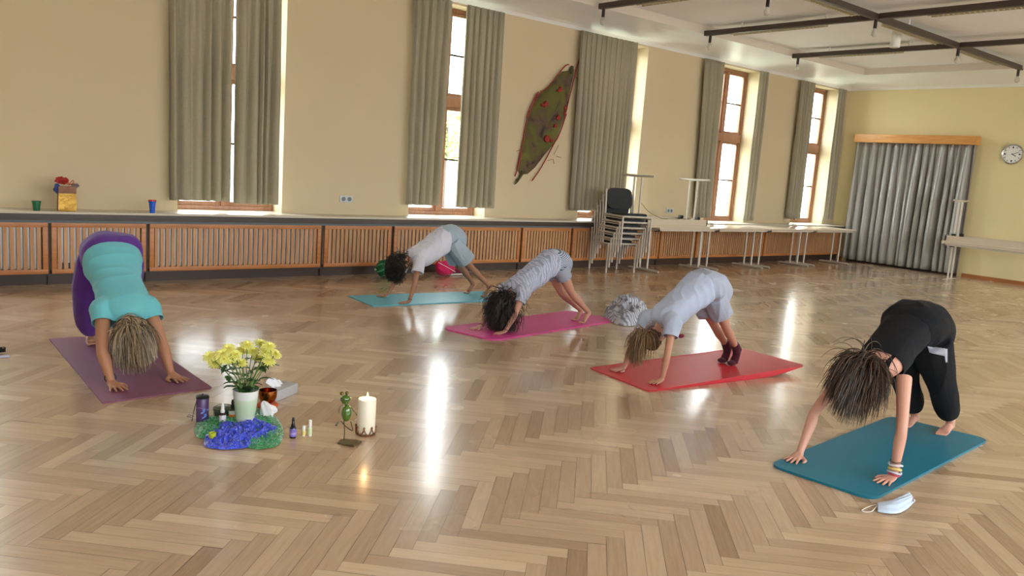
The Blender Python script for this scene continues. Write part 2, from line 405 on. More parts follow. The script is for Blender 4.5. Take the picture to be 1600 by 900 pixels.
g = 'olive grey curtains at the windows'
curtain(2.585, 3.235, 'olive grey curtain, left half at the leftmost window', g, seed=1, xb0=2.61, xb1=3.25)
curtain(3.275, 3.785, 'olive grey curtain, right half at the leftmost window', g, seed=2, xb0=3.29, xb1=3.81, z0=.825)
curtain(5.49, 6.05, 'olive grey curtain hanging left of the bright gap with the transom, second window', g, seed=3, xb0=5.52, xb1=6.02, z0=.87)
curtain(6.285, 6.905, 'olive grey curtain hanging right of the bright gap, between it and the leaf sculpture', g, seed=4, xb0=6.31, xb1=6.95, z0=.855)
curtain(8.34, 8.95, 'olive grey curtain directly right of the leaf sculpture', g, seed=5, xb0=8.40, xb1=8.96, z0=.86)
curtain(8.95, 9.54, 'olive grey curtain behind the chair stack, beside the bright strip', g, seed=6, xb0=8.95, xb1=9.55, z0=.86)
curtain(11.24, 11.76, 'olive grey curtain left of the fourth window, behind upturned table legs', g, seed=7, xb0=11.38, xb1=11.82, z0=.80)
curtain(12.84, 13.08, 'narrow olive grey curtain right of the fourth window', g, seed=8, xb0=12.84, xb1=13.08, z0=.77)
curtain(14.2, 14.68, 'olive grey curtain left of the last window', g, seed=9, xb0=14.25, xb1=14.7, z0=.82)
curtain(15.56, 15.86, 'narrow olive grey curtain in the corner, right of the last window', g, seed=10, xb0=15.6, xb1=15.96, z0=.83)
# the silver curtain in front of the doorway on the far wall
for (a0, a1, sd, lb) in ((7.38, 8.62, 21, 'silver grey curtain, left half of the doorway curtain, near the window corner'), (6.31, 7.42, 22, 'silver grey curtain, right half of the doorway curtain, behind the upturned table legs')):
    curtain(a0, a1, lb, 'silver curtains across the doorway', y=XF-.105, z0=.05, z1=2.46, waves=8 if sd == 21 else 7, amp=.082, m='curtainfar', seed=sd, axis='y')
pb = MB().box(XF-.22, 6.30, 2.44, XF-.002, 8.63, 2.60, .006)
tag(pb.build('pelmet', M['pelmet']), 'light wooden pelmet board over the silver doorway curtains', 'pelmet')
struct('door_1', MB().box(XF-.03, 6.36, .0, XF-.004, 8.56, 2.42), M['plinth'])

# ------------------------------------------------------------------ ceiling rails and lamps
ZR = 3.62
def rail(pts, label, w=.035, h=.036):
    (x0, y0), (x1, y1) = pts
    t = thing('ceiling_rail', label, 'ceiling rail', (x0, y0, ZR), 0, 'dark ceiling rails')
    if abs(x1-x0) > abs(y1-y0): MB().box(x0, y0-w, ZR-h, x1, y0+w, ZR+h, .008).build('channel', M['rail'], t)
    else: MB().box(x0-w, y0, ZR-h, x0+w, y1, ZR+h, .008).build('channel', M['rail'], t)
    n = 2
    for k in range(n):
        q = (k+.5)/n; xx, yy = x0+(x1-x0)*q, y0+(y1-y0)*q
        MB().tube([(xx, yy, ZR+h-.003), (xx, yy, ZC+.002)], .012, 8).build('hanger', M['ceil'], t)
RY = 5.36
rail([(-1, RY), (14.9, RY)], 'long dark ceiling rail running towards the far wall, crossed by the others')
RXS = [7.82, 10.06, 12.44]
rl = ['at the top edge of the photo', 'above the fourth window', 'closest to the far wall']
for x, s in zip(RXS, rl): 
    for ya, yb, side in ((RY+.045, 8.0, 'window side'), (-1.5, RY-.045, 'room side')):
        rail([(x, ya), (x, yb)], 'dark cross rail %s, %s of the long rail' % (s, side))
def bulb(x, y, label, zt=ZR-.03):
    t = thing('light_bulb', label, 'light bulb', (x, y, zt-.1), 0, 'bare bulbs under the ceiling rails')
    MB().tube([(x, y, zt+.002), (x, y, zt-.11)], .022, 12).build('socket', M['socketblack'], t)
    MB().lathe([(.004, -.112), (.014, -.112), (.018, -.125), (.032, -.148), (.037, -.172), (.032, -.195), (.016, -.21), (.003, -.213)], (x, y, zt), 16).build('bulb', M['bulb'], t)
M['bulb'] = mat('frosted bulb glass', rgb(225, 222, 215), .08, var=.01, trans=.45)
bulb(7.82, 7.93, 'bare bulb in black socket at window end of the nearest cross rail')
bulb(10.06, 7.9, 'bare bulb in black socket at window end of the second cross rail')
bulb(12.44, 7.9, 'bare bulb in black socket at window end of the farthest cross rail')
bulb(10.06, RY-.0, 'bare bulb at the first crossing of long rail and cross rail')
bulb(12.5, RY, 'bare bulb at the second crossing of the rails')
bulb(14.8, RY, 'bare bulb at the end of the long rail near the far wall')
bulb(8.95, 6.2, 'bare bulb at the top edge of the photo, hanging from the ceiling', ZC+.01)
def trough(x0, y0, x1, y1, label, w=.05):
    z = ZR-.005
    t = thing('fluorescent_fitting', label, 'fluorescent light', ((x0+x1)/2, (y0+y1)/2, z), 0, 'beige fluorescent fittings beside the rails')
    b = MB(); l = MB()
    if abs(x1-x0) > abs(y1-y0):
        b.box(x0, y0-w, z, x1, y0+w, z+.04, .006).box(x0, y0-w, z-.03, x1, y0-w+.006, z+.01).box(x0, y0+w-.006, z-.03, x1, y0+w, z+.01)
        n = int((x1-x0)/.06)
        for k in range(n): l.box(x0+.06*k+.02, y0-w+.006, z-.028, x0+.06*k+.026, y0+w-.006, z)
    else:
        b.box(x0-w, y0, z, x0+w, y1, z+.04, .006).box(x0-w, y0, z-.03, x0-w+.006, y1, z+.01).box(x0+w-.006, y0, z-.03, x0+w, y1, z+.01)
        n = int((y1-y0)/.06)
        for k in range(n): l.box(x0-w+.006, y0+.06*k+.02, z-.028, x0+w-.006, y0+.06*k+.026, z)
    b.build('housing', M['trough'], t); l.build('louvre_grille', M['trough'], t, False)
trough(7.2, RY+.1, 9.75, RY+.1, 'beige fluorescent fitting beside long rail, left of its first crossing')
trough(10.5, RY+.1, 12.1, RY+.1, 'beige fluorescent fitting beside long rail, between both crossings')
trough(12.9, RY+.1, 14.3, RY+.1, 'beige fluorescent fitting beside long rail, beyond second crossing')
trough(10.17, 3.2, 10.17, 4.75, 'beige louvred fluorescent fitting at the top right corner of the photo')
trough(10.17, 6.1, 10.17, 7.6, 'beige fluorescent fitting along second cross rail above the fourth window')
trough(12.55, 6.2, 12.55, 7.6, 'beige fluorescent fitting along farthest cross rail, window side')
trough(12.55, 3.2, 12.55, 4.5, 'beige fluorescent fitting along farthest cross rail, room side')
trough(7.93, 5.8, 7.93, 7.4, 'beige fluorescent fitting along nearest cross rail')
t = thing('ceiling_spotlight', 'white cylindrical spotlight mounted on the ceiling beside the long rail', 'ceiling light', (11.6, 5.85, 3.5))
MB().lathe([(.055, 0), (.066, .003), (.068, .01), (.068, .23), (.02, .232)], (11.6, 5.85, 3.5), 28).build('body', M['white'], t)
MB().lathe([(.002, -.001), (.05, -.001), (.05, .004), (.002, .004)], (11.6, 5.85, 3.499), 24).build('lens', M['trough'], t)

# ------------------------------------------------------------------ wall objects: socket, clock, leaf
def socket(x, z, label, n=2):
    t = thing('wall_socket', label, 'socket', (x, YW, z))
    MB().box(x-.04*n-.01, YW-.011, z-.042, x+.04*n+.01, YW+.002, z+.042, .004).build('plate', M['socketp'], t)
    for k in range(n):
        xx = x+(k-(n-1)/2)*.08
        MB().lathe([(.002, 0), (.026, 0), (.028, .004), (.002, .004)], (0, 0, 0), 20, Matrix.Translation((xx, YW-.014, z)) @ Matrix.Rotation(-PI/2, 4, 'X')).build('outlet', M['greymetal'], t)
M['socketp'] = mat('socket plastic', rgb(190, 196, 198), .35)
socket(4.73, .91, 'white double wall socket above the sill between first and second windows')
p = aty(1046, 329, YW); socket(p.x, p.z, 'pale wall socket above the tables, right of the chair stack')
# clock
cl = V((XF-.03, 5.73, 2.3)); t = thing('wall_clock', 'round white wall clock with silver rim at the right edge of photo', 'clock', tuple(cl))
T = Matrix.Translation(cl) @ Matrix.Rotation(-PI/2, 4, 'Y')
MB().lathe([(.14, -.02), (.175, -.02), (.185, -.005), (.18, .015), (.165, .02), (.155, .012), (.15, .004)], (0, 0, 0), 40, T, cap=False).build('rim', M['mirror'], t)
MB().lathe([(.002, .0), (.157, .0), (.157, .006), (.002, .006)], (0, 0, 0), 40, T).build('dial', M['white'], t)
b = MB()
for k in range(12):
    a = k*PI/6; q = T @ Matrix.Rotation(a, 4, 'Z'); b.box(-.005, .118, .006, .005, .142 if k % 3 else .14, .008, 0, q)
    if k % 3 == 0: b.box(-.012, .105, .006, .012, .13, .008, 0, q)
b.build('hour_mark', M['black'], t)
for nm, a, ln, w in (('hour_hand', math.radians(150), .075, .006), ('minute_hand', math.radians(200), .115, .004)):
    MB().box(-w, -.015, .009, w, ln, .011, 0, T @ Matrix.Rotation(a, 4, 'Z')).build(nm, M['black'], t)
# leaf sculpture
YL = YW-.015
def crop(lst, s, ox, oy): return [(ox+x/s, oy+y/s) for x, y in lst]
outl = crop([(470, 100), (440, 125), (400, 130), (350, 190), (290, 250), (240, 290), (210, 360), (180, 430), (160, 520), (145, 600), (125, 680), (112, 750), (135, 788), (180, 785), (230, 740), (290, 660), (340, 600), (375, 530), (410, 430), (430, 350), (447, 270), (462, 200), (477, 120)], 4.09, 780, 80)
pts = [aty(x, y, YL) for x, y in outl]
M['leaf'] = None
m, n, l, bb = nt('green felted leaf'); bb.inputs['Roughness'].default_value = .85
tc = n.new('ShaderNodeTexCoord'); no = n.new('ShaderNodeTexNoise'); no.inputs['Scale'].default_value = 3.5; no.inputs['Detail'].default_value = 8; no.inputs['Distortion'].default_value = 1.2
cr = n.new('ShaderNodeValToRGB'); e = cr.color_ramp.elements; e[0].position = .32; e[0].color = rgb(46, 38, 26); e[1].position = .72; e[1].color = rgb(108, 104, 46)
x = cr.color_ramp.elements.new(.5); x.color = rgb(88, 86, 40); x = cr.color_ramp.elements.new(.42); x.color = rgb(96, 74, 58)
l.new(tc.outputs['Object'], no.inputs['Vector']); l.new(no.outputs['Fac'], cr.inputs[0]); l.new(cr.outputs[0], bb.inputs['Base Color'])
bp = n.new('ShaderNodeBump'); bp.inputs['Strength'].default_value = .8; bp.inputs['Distance'].default_value = .02; l.new(no.outputs['Fac'], bp.inputs['Height']); l.new(bp.outputs[0], bb.inputs['Normal'])
M['leaf'] = m
M['redtwig'] = mat('red twig', rgb(140, 40, 36), .6); M['redleaf'] = mat('red leaf scrap', rgb(140, 34, 28), .7); M['olivestem'] = mat('olive stem', rgb(70, 64, 34), .8)
t = thing('leaf_sculpture', 'large green leaf shaped wall sculpture with red twigs and red scraps', 'wall art', tuple(aty(810, 285, YW)))
cen = sum((p for p in pts), V())/len(pts); top, bot = pts[0], pts[12]
axis = (top-bot)
vs = []; fs = []; NR = 7; n = len(pts)
for j in range(NR+1):
    k = j/NR
    for p in pts:
        tpar = max(0, min(1, (p-bot).dot(axis)/axis.length_squared)); mid = bot+axis*(.1+.8*tpar)
        q = p.lerp(mid, k); bulge = .085*math.sqrt(max(0, 1-(1-k)**2))*(math.sin(PI*min(1, max(0, .06+tpar*.88)))) + noise.noise(q*6)*.018*k
        vs.append(V((q.x, YL-.006-bulge, q.z)))
for j in range(NR):
    for i in range(n):
        k = (i+1) % n; fs.append((j*n+i, j*n+k, (j+1)*n+k, (j+1)*n+i))
fs.append(tuple(range(n)))
fs.append(tuple(NR*n+i for i in range(n)))
b = MB(); b.add(vs, fs); b.build('blade', M['leaf'], t)
def wpath(lst, yy=YL-.02): return [aty(px, py, yy) for px, py in crop(lst, 4.09, 780, 80)]
b = MB()
for L_ in ([(446, 85), (420, 96), (380, 142), (310, 230), (250, 278), (215, 350), (178, 430), (155, 560), (138, 650), (118, 745)], [(514, 38), (482, 160), (445, 310), (400, 490), (345, 600), (270, 740), (210, 828)],
           [(250, 262), (200, 350), (176, 430)], [(430, 400), (400, 490), (368, 565)], [(270, 545), (320, 560), (365, 570)], [(395, 235), (350, 340)], [(145, 640), (125, 730), (100, 800)]):
    b.tube(wpath(L_), .009, 7, smooth=3)
for L_ in ([(480, 165), (512, 178)], [(350, 660), (380, 600)], [(310, 700), (345, 690), (350, 720)], [(365, 670), (395, 680)], [(110, 640), (135, 630)], [(240, 265), (232, 285)], [(262, 250), (275, 268)]):
    b.tube(wpath(L_), .0035, 6)
b.build('twig', M['redtwig'], t)
b = MB(); rnd = random.Random(5)
for cx, cy, r in ((300, 340, 22), (280, 345, 12), (395, 240, 20), (378, 425, 20), (362, 478, 16), (425, 365, 16), (310, 560, 24), (335, 570, 16), (385, 250, 12), (420, 395, 12)):
    c = wpath([(cx, cy)], YL-.11 if cx < 390 else YL-.075)[0]
    ring = [c+V((math.cos(a)*r*.0019*rnd.uniform(.6, 1.3), rnd.uniform(-.01, .0), math.sin(a)*r*.0019*rnd.uniform(.6, 1.3))) for a in [2*PI*k/9 for k in range(9)]]
    b.ring_loft([ring, [p+V((0, .03, 0)) for p in ring]])
b.build('red_scrap', M['redleaf'], t)
b = MB(); b.tube(wpath([(150, 770), (135, 800), (115, 835), (100, 850)]), [.03, .02, .012, .006], 8, smooth=3); b.tube(wpath([(455, 140), (462, 115), (468, 95)]), [.03, .03, .02], 8)
for k in range(8):
    a = (104+rnd.uniform(-8, 8), 820+rnd.uniform(0, 35)); b.tube(wpath([(125, 810), a]), .002, 5)
b.build('stem', M['olivestem'], t)

# ------------------------------------------------------------------ tables
def table(label, x0, x1, y0, y1, ztop=.70, flip=False, group='folding tables along the window wall', along='x', foot=True, cable=True):
    """long axis along x (or y); two T-legs with paired posts. flip: lies upside down, legs in the air"""
    th, ap = .028, .045
    t = thing('folding_table', label, 'table', ((x0+x1)/2, (y0+y1)/2, ztop if flip else 0), 0, group)
    S = (lambda a: a) if not flip else (lambda a: -a)
    zt = ztop                     # face level of the top
    def Z(d): return zt-d if not flip else zt+d     # d: distance from the face towards the feet
    def bx(b, xa, ya, da, xb, yb, db, bev=0):
        z0_, z1_ = sorted((Z(da), Z(db))); b.box(xa, ya, z0_, xb, yb, z1_, bev)
    b = MB(); bx(b, x0, y0, 0, x1, y1, th, .004); b.build('tabletop', M['tabletop'], t)
    b = MB(); i = .035
    e = .056 if not flip else .125
    bx(b, x0+i, y0+i, th, x1-i, y0+i+.025, e); bx(b, x0+i, y1-i-.025, th, x1-i, y1-i, e); bx(b, x0+i, y0+i, th, x0+i+.025, y1-i, e); bx(b, x1-i-.025, y0+i, th, x1-i, y1-i, e)
    b.build('apron', M['tablesteel'] if not flip else M['tabletop'], t)
    H = .70 if not flip else .77
    ends = ((x0+.10, 1), (x1-.10, -1)) if along == 'x' else ((y0+.10, 1), (y1-.10, -1))
    for e_, sg in ends:
        fb = MB(); lgs = []
        ym = (y0+y1)/2 if along == 'x' else (x0+x1)/2
        def pt(u, v, d): return (u, v, Z(d)) if along == 'x' else (v, u, Z(d))
        for s_ in (-.075, .075):
            lgs.append(MB().tube([pt(e_, ym+s_, th), pt(e_, ym+s_, H-.03)], .016, 12).build('leg', M['tablesteel'], t))
        fb.tube([pt(e_, ym-.31, H-.018), pt(e_, ym-.29, H-.022), pt(e_, ym, H-.03), pt(e_, ym+.29, H-.022), pt(e_, ym+.31, H-.018)], [(.014, .018), (.018, .02), (.02, .022), (.018, .02), (.014, .018)], 10)
        for s_ in (-.17, .17):
            p = pt(e_+sg*.03, ym+s_, th+.02); zz = sorted((Z(th+.003 if not flip else e-.02), Z(th+.05 if not flip else e+.035)))
            MB().box(p[0]-.03, p[1]-.03, zz[0], p[0]+.03, p[1]+.03, zz[1], .006).build('hinge_block', M['black'], t)
        fb.build('foot_bar', M['tablesteel'], t)
    return t
table('beige folding table behind the chair stack, carrying the upturned table', 9.40, 10.85, 7.95, 8.62)
table('beige folding table with lit top below the fourth window', 10.87, 12.33, 7.95, 8.62)
table('beige folding table third along the window wall, between fourth and last windows', 12.35, 13.80, 7.95, 8.62)
table('beige folding table at the corner, below the last window', 13.82, 15.26, 7.95, 8.62)
table('upside down folding table lying on the first table, legs in the air', 9.10, 10.62, 7.95, 8.62, .7006, True, group='upturned tables')
table('beige folding table standing along the far wall at right', 15.08, 15.72, 4.72, 6.27, .665, group='folding tables at the far wall', along='y')
table('upside down folding table lying on the far wall table, legs in the air', 15.08, 15.72, 4.72, 6.27, .6656, True, group='upturned tables', along='y')
# cable on the upturned table
tag(MB().tube([(9.2, 8.19, 1.05), (9.28, 8.1, .93), (9.4, 8.02, .86), (9.5, 7.995, .832), (9.62, 8.0, .832)], .003, 6, smooth=5).build('cable', M['black']), 'thin black cable hanging from the raised leg of the upturned table', 'cable')

# ------------------------------------------------------------------ stacked chairs
def chair(label):
    t = thing('stacking_chair', label, 'chair', (0, 0, 0), 0, 'stacked chairs')
    w, d = .25, .23
    L_ = lambda nm, mb, m, **k: local(t, nm, mb, m, **k)
    for sx in (-1, 1):
        L_('leg', MB().tube([(sx*w, -d, 0), (sx*w, -d, .43)], .0145, 10), M['chairframe'])                       # front
        L_('leg', MB().tube([(sx*(w+.0), d, 0), (sx*w, d+.0, .43), (sx*w, d+.005, .55), (sx*(w-.01), d+.04, .80)], .0145, 10), M['chairframe'])
        L_('side_rail', MB().tube([(sx*w, -d, .43), (sx*w, d, .43)], .0145, 10).tube([(sx*w, -d, .40), (sx*w, d, .40)], .008, 8), M['chairframe'])
    for sy_ in (-d, d): L_('cross_bar', MB().tube([(-w, sy_, .43), (w, sy_, .43)], .0145, 10), M['chairframe'])
    s = MB(); rings = []
    for zz, k in ((.425, .93), (.432, .99), (.452, 1.0), (.464, .96), (.468, .8)):
        ring = []
        for q in range(40):
            a = 2*PI*q/40; c_, s_ = math.cos(a), math.sin(a); e = 3.5
            r = (abs(c_)**e+abs(s_)**e)**(-1/e); ring.append(V((c_*r*.232*k, s_*r*.222*k-.012, zz-.012*(s_*r) )))
        rings.append(ring)
    s.ring_loft(rings); L_('seat', s, M['chairfab'])
    b = MB(); rings = []
    for yy, k in ((-.018, .9), (-.012, .99), (.004, 1), (.014, .97), (.018, .85)):
        ring = []
        for q in range(40):
            a = 2*PI*q/40; c_, s_ = math.cos(a), math.sin(a); e = 4.2
            r = (abs(c_)**e+abs(s_)**e)**(-1/e); x_ = c_*r*.222*k; z_ = .665+s_*r*.155*k
            ring.append(V((x_, d+.02+yy+(z_-.6)*.17-.25*(.05-x_*x_), z_)))
        rings.append(ring)
    b.ring_loft(rings); L_('backrest', b, M['chairfab']); return t
ch = chair('grey framed dark upholstered chair at the bottom of the stack')
names = ['grey framed dark upholstered chair at the bottom of the stack', 'grey framed chair second from the bottom of the stack', 'grey framed chair third from the bottom of the stack', 'grey framed chair third from the top of the stack', 'grey framed chair directly under the topmost chair', 'topmost stacked chair, its dark backrest fully visible']
for k in range(6):
    c = ch if k == 0 else copy_tree(ch)
    ph = -.21; c.location = (8.91+math.sin(ph)*.062*k, 8.40-math.cos(ph)*.062*k, .085*k); c.rotation_euler.z = ph
    c['label'] = names[k]
#PART2
# ------------------------------------------------------------------ people
def voxmesh(mb, vox, name, it=3):
    me = bpy.data.meshes.new(name); me.from_pydata(mb.v, [], mb.f); me.update()
    b = bmesh.new(); b.from_mesh(me); bmesh.ops.recalc_face_normals(b, faces=b.faces[:]); b.to_mesh(me); b.free()
    o = bpy.data.objects.new(name, me); col.objects.link(o)
    m = o.modifiers.new('r', 'REMESH'); m.mode = 'VOXEL'; m.voxel_size = vox
    if it:
        s = o.modifiers.new('s', 'SMOOTH'); s.factor = .5; s.iterations = it
    dg = bpy.context.evaluated_depsgraph_get(); dg.update()
    r = bpy.data.meshes.new_from_object(o.evaluated_get(dg)); bpy.data.objects.remove(o); bpy.data.meshes.remove(me); r.name = name; return r
def wrinkle(me, amp, fr, seed=0, stretch=None):
    n = len(me.vertices); co = np.empty(n*3); me.vertices.foreach_get('co', co); co = co.reshape(-1, 3); no = np.empty(n*3); me.vertices.foreach_get('normal', no); no = no.reshape(-1, 3)
    for i in range(n):
        p = V(co[i])
        if stretch is not None: q = p - stretch*p.dot(stretch)*.75
        else: q = p
        k = 1-abs(noise.noise(q*fr+V((seed, 0, 0)))*2); k2 = noise.noise(q*fr*2.3+V((0, seed, 0)))
        co[i] += no[i]*amp*(k*k*.8+k2*.35-.3)
    me.vertices.foreach_set('co', co.ravel()); me.update()
def cut(me, hems):
    b = bmesh.new(); b.from_mesh(me)
    for p, nrm, r in hems:
        p, nrm = V(p), V(nrm).normalized()
        fs = [f for f in b.faces if (f.calc_center_median()-p).length < r]
        gs = set()
        for f in fs: gs.update(f.verts); gs.update(f.edges); gs.add(f)
        bmesh.ops.bisect_plane(b, geom=list(gs), plane_co=p, plane_no=nrm, dist=1e-5)
        dead = [v for v in b.verts if (v.co-p).length < r*1.02 and (v.co-p).dot(nrm) > 2e-5]
        bmesh.ops.delete(b, geom=dead, context='VERTS')
    left = set(b.verts); best = []
    while left:
        st = [left.pop()]; isl = list(st)
        while st:
            v = st.pop()
            for e in v.link_edges:
                o = e.other_vert(v)
                if o in left: left.discard(o); st.append(o); isl.append(o)
        if len(isl) > len(best): best = isl
    keep = set(best); bmesh.ops.delete(b, geom=[v for v in b.verts if v not in keep], context='VERTS')
    b.to_mesh(me); b.free(); me.update()
class Frame:
    def __init__(s, o, u): s.o = V(o); s.u = V((u[0], u[1], 0)).normalized(); s.n = V((-s.u.y, s.u.x, 0))
    def __call__(s, a, l, z): return s.o+s.u*a+s.n*l+V((0, 0, z))
def rotm(x, y, z): return Matrix((x, y, z)).transposed()
MATZ = .012
def hand(b, w, d, side, S, spread=1., z0=MATZ):
    d = V((d[0], d[1], 0)).normalized(); s = V((-d.y, d.x, 0))*side; w = V((w.x, w.y, 0)); Z = V((0, 0, 1))
    st = [(-.012, .045, .024, .021), (.012, .034, .031, .019), (.04, .025, .037, .016), (.068, .019, .040, .013), (.088, .015, .037, .010)]
    rings = []
    for a, z, rw, rh in st:
        c = w+d*a*S+Z*(z0+z*S*.85); rings.append([c+s*math.cos(2*PI*k/14)*rw*S+Z*math.sin(2*PI*k/14)*rh*S for k in range(14)])
    b.ring_loft(rings)
    tips = []
    for i, (off, ln, an, r) in enumerate(((.029, .072, .22, .0092), (.010, .082, .05, .0095), (-.010, .076, -.12, .0092), (-.028, .058, -.32, .0082))):
        dr = (d*math.cos(an*spread)+s*math.sin(an*spread)); p0 = w+d*.075*S+s*off*S
        pts = [p0+Z*(z0+.013*S), p0+dr*ln*.34*S+Z*(z0+.0165*S), p0+dr*ln*.68*S+Z*(z0+.011*S), p0+dr*(ln+.01)*S+Z*(z0+.0065*S)]
        b.tube(pts, [r*S, r*S, r*.92*S, r*.68*S], 10, smooth=3); tips.append((pts[-1], dr, r*S))
    dr = (d*.62+s*.78).normalized(); p0 = w+d*.022*S+s*.022*S
    b.tube([p0+Z*(z0+.02*S), p0+dr*.035*S+Z*(z0+.015*S), p0+dr*.058*S+Z*(z0+.011*S), p0+(dr*.7+d*.5).normalized()*.088*S+Z*(z0+.007*S)], [.014*S, .0125*S, .0105*S, .007*S], 10, smooth=3)
    return tips
def foot(b, an, heel, ball, S, z0=MATZ, toes=True):
    """an ankle, heel low/back point, ball: the pad on the ground; toes point from heel to ball"""
    d = (ball-heel); dh = V((d.x, d.y, 0)).normalized(); s = V((-dh.y, dh.x, 0)); Z = V((0, 0, 1))
    pts = [heel, heel.lerp(ball, .35)+Z*.012*S, heel.lerp(ball, .7)+Z*.006*S, ball]
    b.tube(pts, [(.024*S, .026*S), (.031*S, .030*S), (.026*S, .038*S), (.015*S, .044*S)], 14, up=Z, smooth=3)
    b.tube([an+Z*.01, heel.lerp(ball, .22)+Z*.004], [.034*S, .032*S], 12)
    b.tube([an, heel], [.033*S, .025*S], 12)
    if not toes: b.ell(ball+dh*.025*S, (.05*S, .05*S, .02*S)); return
    for i, (off, ln, r) in enumerate(((-.030, .052, .0125), (-.012, .05, .0095), (.003, .045, .009), (.017, .039, .0085), (.030, .032, .008))):
        p = V((ball.x, ball.y, 0))+s*off*S; b.tube([p+Z*(z0+.012*S), p+dh*ln*.6*S+Z*(z0+.014*S), p+dh*ln*S+Z*(z0+.009*S)], [r*S, r*S*.95, r*S*.85], 10, smooth=2)
        b.ell(p+dh*ln*S+Z*(z0+.009*S), (r*S*.95,)*3, 10, 6)
def head(b, c, up, face, S):
    up = up.normalized(); face = (face-up*face.dot(up)).normalized(); lat = face.cross(up); R_ = rotm(lat, face, up)
    b.ell(c+up*.015*S, (.074*S, .092*S, .098*S), 24, 16, R_)
    b.ell(c-up*.05*S+face*.028*S, (.054*S, .058*S, .065*S), 20, 12, R_)
    b.ell(c-up*.098*S+face*.06*S, (.022*S, .018*S, .016*S), 12, 8, R_)
    b.tube([c+up*.012*S+face*.088*S, c-up*.012*S+face*.102*S, c-up*.032*S+face*.112*S, c-up*.04*S+face*.09*S], [.007*S, .009*S, .0125*S, .01*S], 10, smooth=3)
    for s_ in (-1, 1):
        b.ell(c+lat*s_*.076*S-up*.008*S, (.010*S, .02*S, .031*S), 12, 8, R_)
        b.ell(c+lat*s_*.035*S-up*.028*S+face*.07*S, (.02*S, .016*S, .02*S), 12, 8, R_)
        b.tube([c+lat*s_*.012*S+up*.026*S+face*.088*S, c+lat*s_*.05*S+up*.024*S+face*.073*S], [.008*S, .006*S], 8)
    for z in (-.062, -.072): b.tube([c-lat*.022*S+up*z*S+face*.083*S, c+up*z*S+face*.094*S, c+lat*.022*S+up*z*S+face*.083*S], [.002*S, .0055*S, .002*S], 8, smooth=3)
    return lat, face, up, R_
def mix_skin(name, c):
    return mat(name, c, .5, var=.05, scale=18, sss=.08, bump=.05, bscale=120)
def hair_mat(name, c1, c2, sc=12):
    return [hair_one(name+' %d' % i, tuple(c1[k]*(1-f)+c2[k]*f for k in range(3))+(1,)) for i, f in enumerate((0, .35, .7, 1))]
def hair_one(name, c): return mat(name, c, .42, spec=.45, var=.06)
def hair_mat_old(name, c1, c2, sc=90):
    m, n, l, b = nt(name); b.inputs['Roughness'].default_value = .42; b.inputs['Specular IOR Level'].default_value = .45
    at = n.new('ShaderNodeTexCoord'); no = n.new('ShaderNodeTexNoise'); no.inputs['Scale'].default_value = sc
    cr = n.new('ShaderNodeValToRGB'); cr.color_ramp.elements[0].color = c1; cr.color_ramp.elements[1].color = c2; cr.color_ramp.elements[0].position = .35; cr.color_ramp.elements[1].position = .65
    l.new(at.outputs['Object'], no.inputs['Vector']); l.new(no.outputs['Fac'], cr.inputs[0]); l.new(cr.outputs[0], b.inputs['Base Color']); return m
def strands(P, c, R_, S, n, length, m, flow=None, curl=0, width=.0028, seed=0, rad=(.079, .097, .105), vol=1.0, zmin=MATZ+.01, region=-.25, stiff=.55, jitter=.25, avoid=True, lenvar=.35, cape=True, name='hair'):
    rnd = random.Random(seed); lat, face, up = R_.col[0].copy(), R_.col[1].copy(), R_.col[2].copy()
    flow = V(flow) if flow else V((0, 0, -1)); b = MB(); cc = c+up*.015*S
    Ri = R_.transposed()
    rr = V(rad)*S
    if cape:
        mb = MB(); rings = []; nn, mm = 28, 16
        b.ell(cc-face*.004*S, (rr.x*.99, rr.y*.96, rr.z), nn, mm, R_) if False else None
    k = 0
    while k < n:
        d = V((rnd.gauss(0, 1), rnd.gauss(0, 1), rnd.gauss(0, 1))).normalized()       # local: lat, face, up
        if d.z < region - .2 or (d.y > .35 and d.z < .55): continue
        if d.z < region and d.y > -.2: continue
        k += 1
        p = cc+R_ @ V((d.x*rr.x, d.y*rr.y, d.z*rr.z)); nrm = (R_ @ d).normalized()
        L = length*S*(1-rnd.random()*lenvar); ns = 10; st = L/ns
        v = (nrm*vol*(1 if d.z > 0 else .35)+flow*.3+V((rnd.gauss(0, jitter), rnd.gauss(0, jitter), rnd.gauss(0, jitter)))).normalized()
        pts = [p-nrm*.004*S]; ph = rnd.random()*6.28; cr_ = rnd.uniform(.7, 1.3)
        side = nrm.orthogonal().normalized()
        for i in range(ns):
            v = (v*stiff+flow*(1-stiff)+V((rnd.gauss(0, .1), rnd.gauss(0, .1), rnd.gauss(0, .1)))*.35).normalized()
            p = p+v*st
            if avoid:
                q = Ri @ (p-cc); e = V((q.x/rr.x, q.y/rr.y, q.z/rr.z))
                if e.length < 1.06:
                    e = e.normalized()*1.07; p = cc+R_ @ V((e.x*rr.x, e.y*rr.y, e.z*rr.z))
            if p.z < zmin: p.z = zmin+rnd.random()*.006
            q = p
            if curl:
                a = v.orthogonal().normalized(); bb = v.cross(a); t_ = ph+i*1.25*cr_; q = p+(a*math.cos(t_)+bb*math.sin(t_))*curl*S*min(1, i/3)
                if q.z < zmin: q = V((q.x, q.y, zmin))
            pts.append(q)
        w = width*rnd.uniform(.7, 1.3)
        b.tube(pts, [w*(1-.75*(i/ns)**2) for i in range(ns+1)], 4 if not curl else 4, smooth=2 if curl else 0)
    o = b.build(name, m, P); me = o.data; per = sum(1 for _ in range(1)) and len(b.f)//max(1, n); rnd = random.Random(seed+50); w_ = (3, 4, 3, 1.3); pick = [rnd.choices(range(4), w_)[0] for _ in range(n+1)]
    me.polygons.foreach_set('material_index', [pick[min(n, i//per)] for i in range(len(me.polygons))]); me.update()
    return o
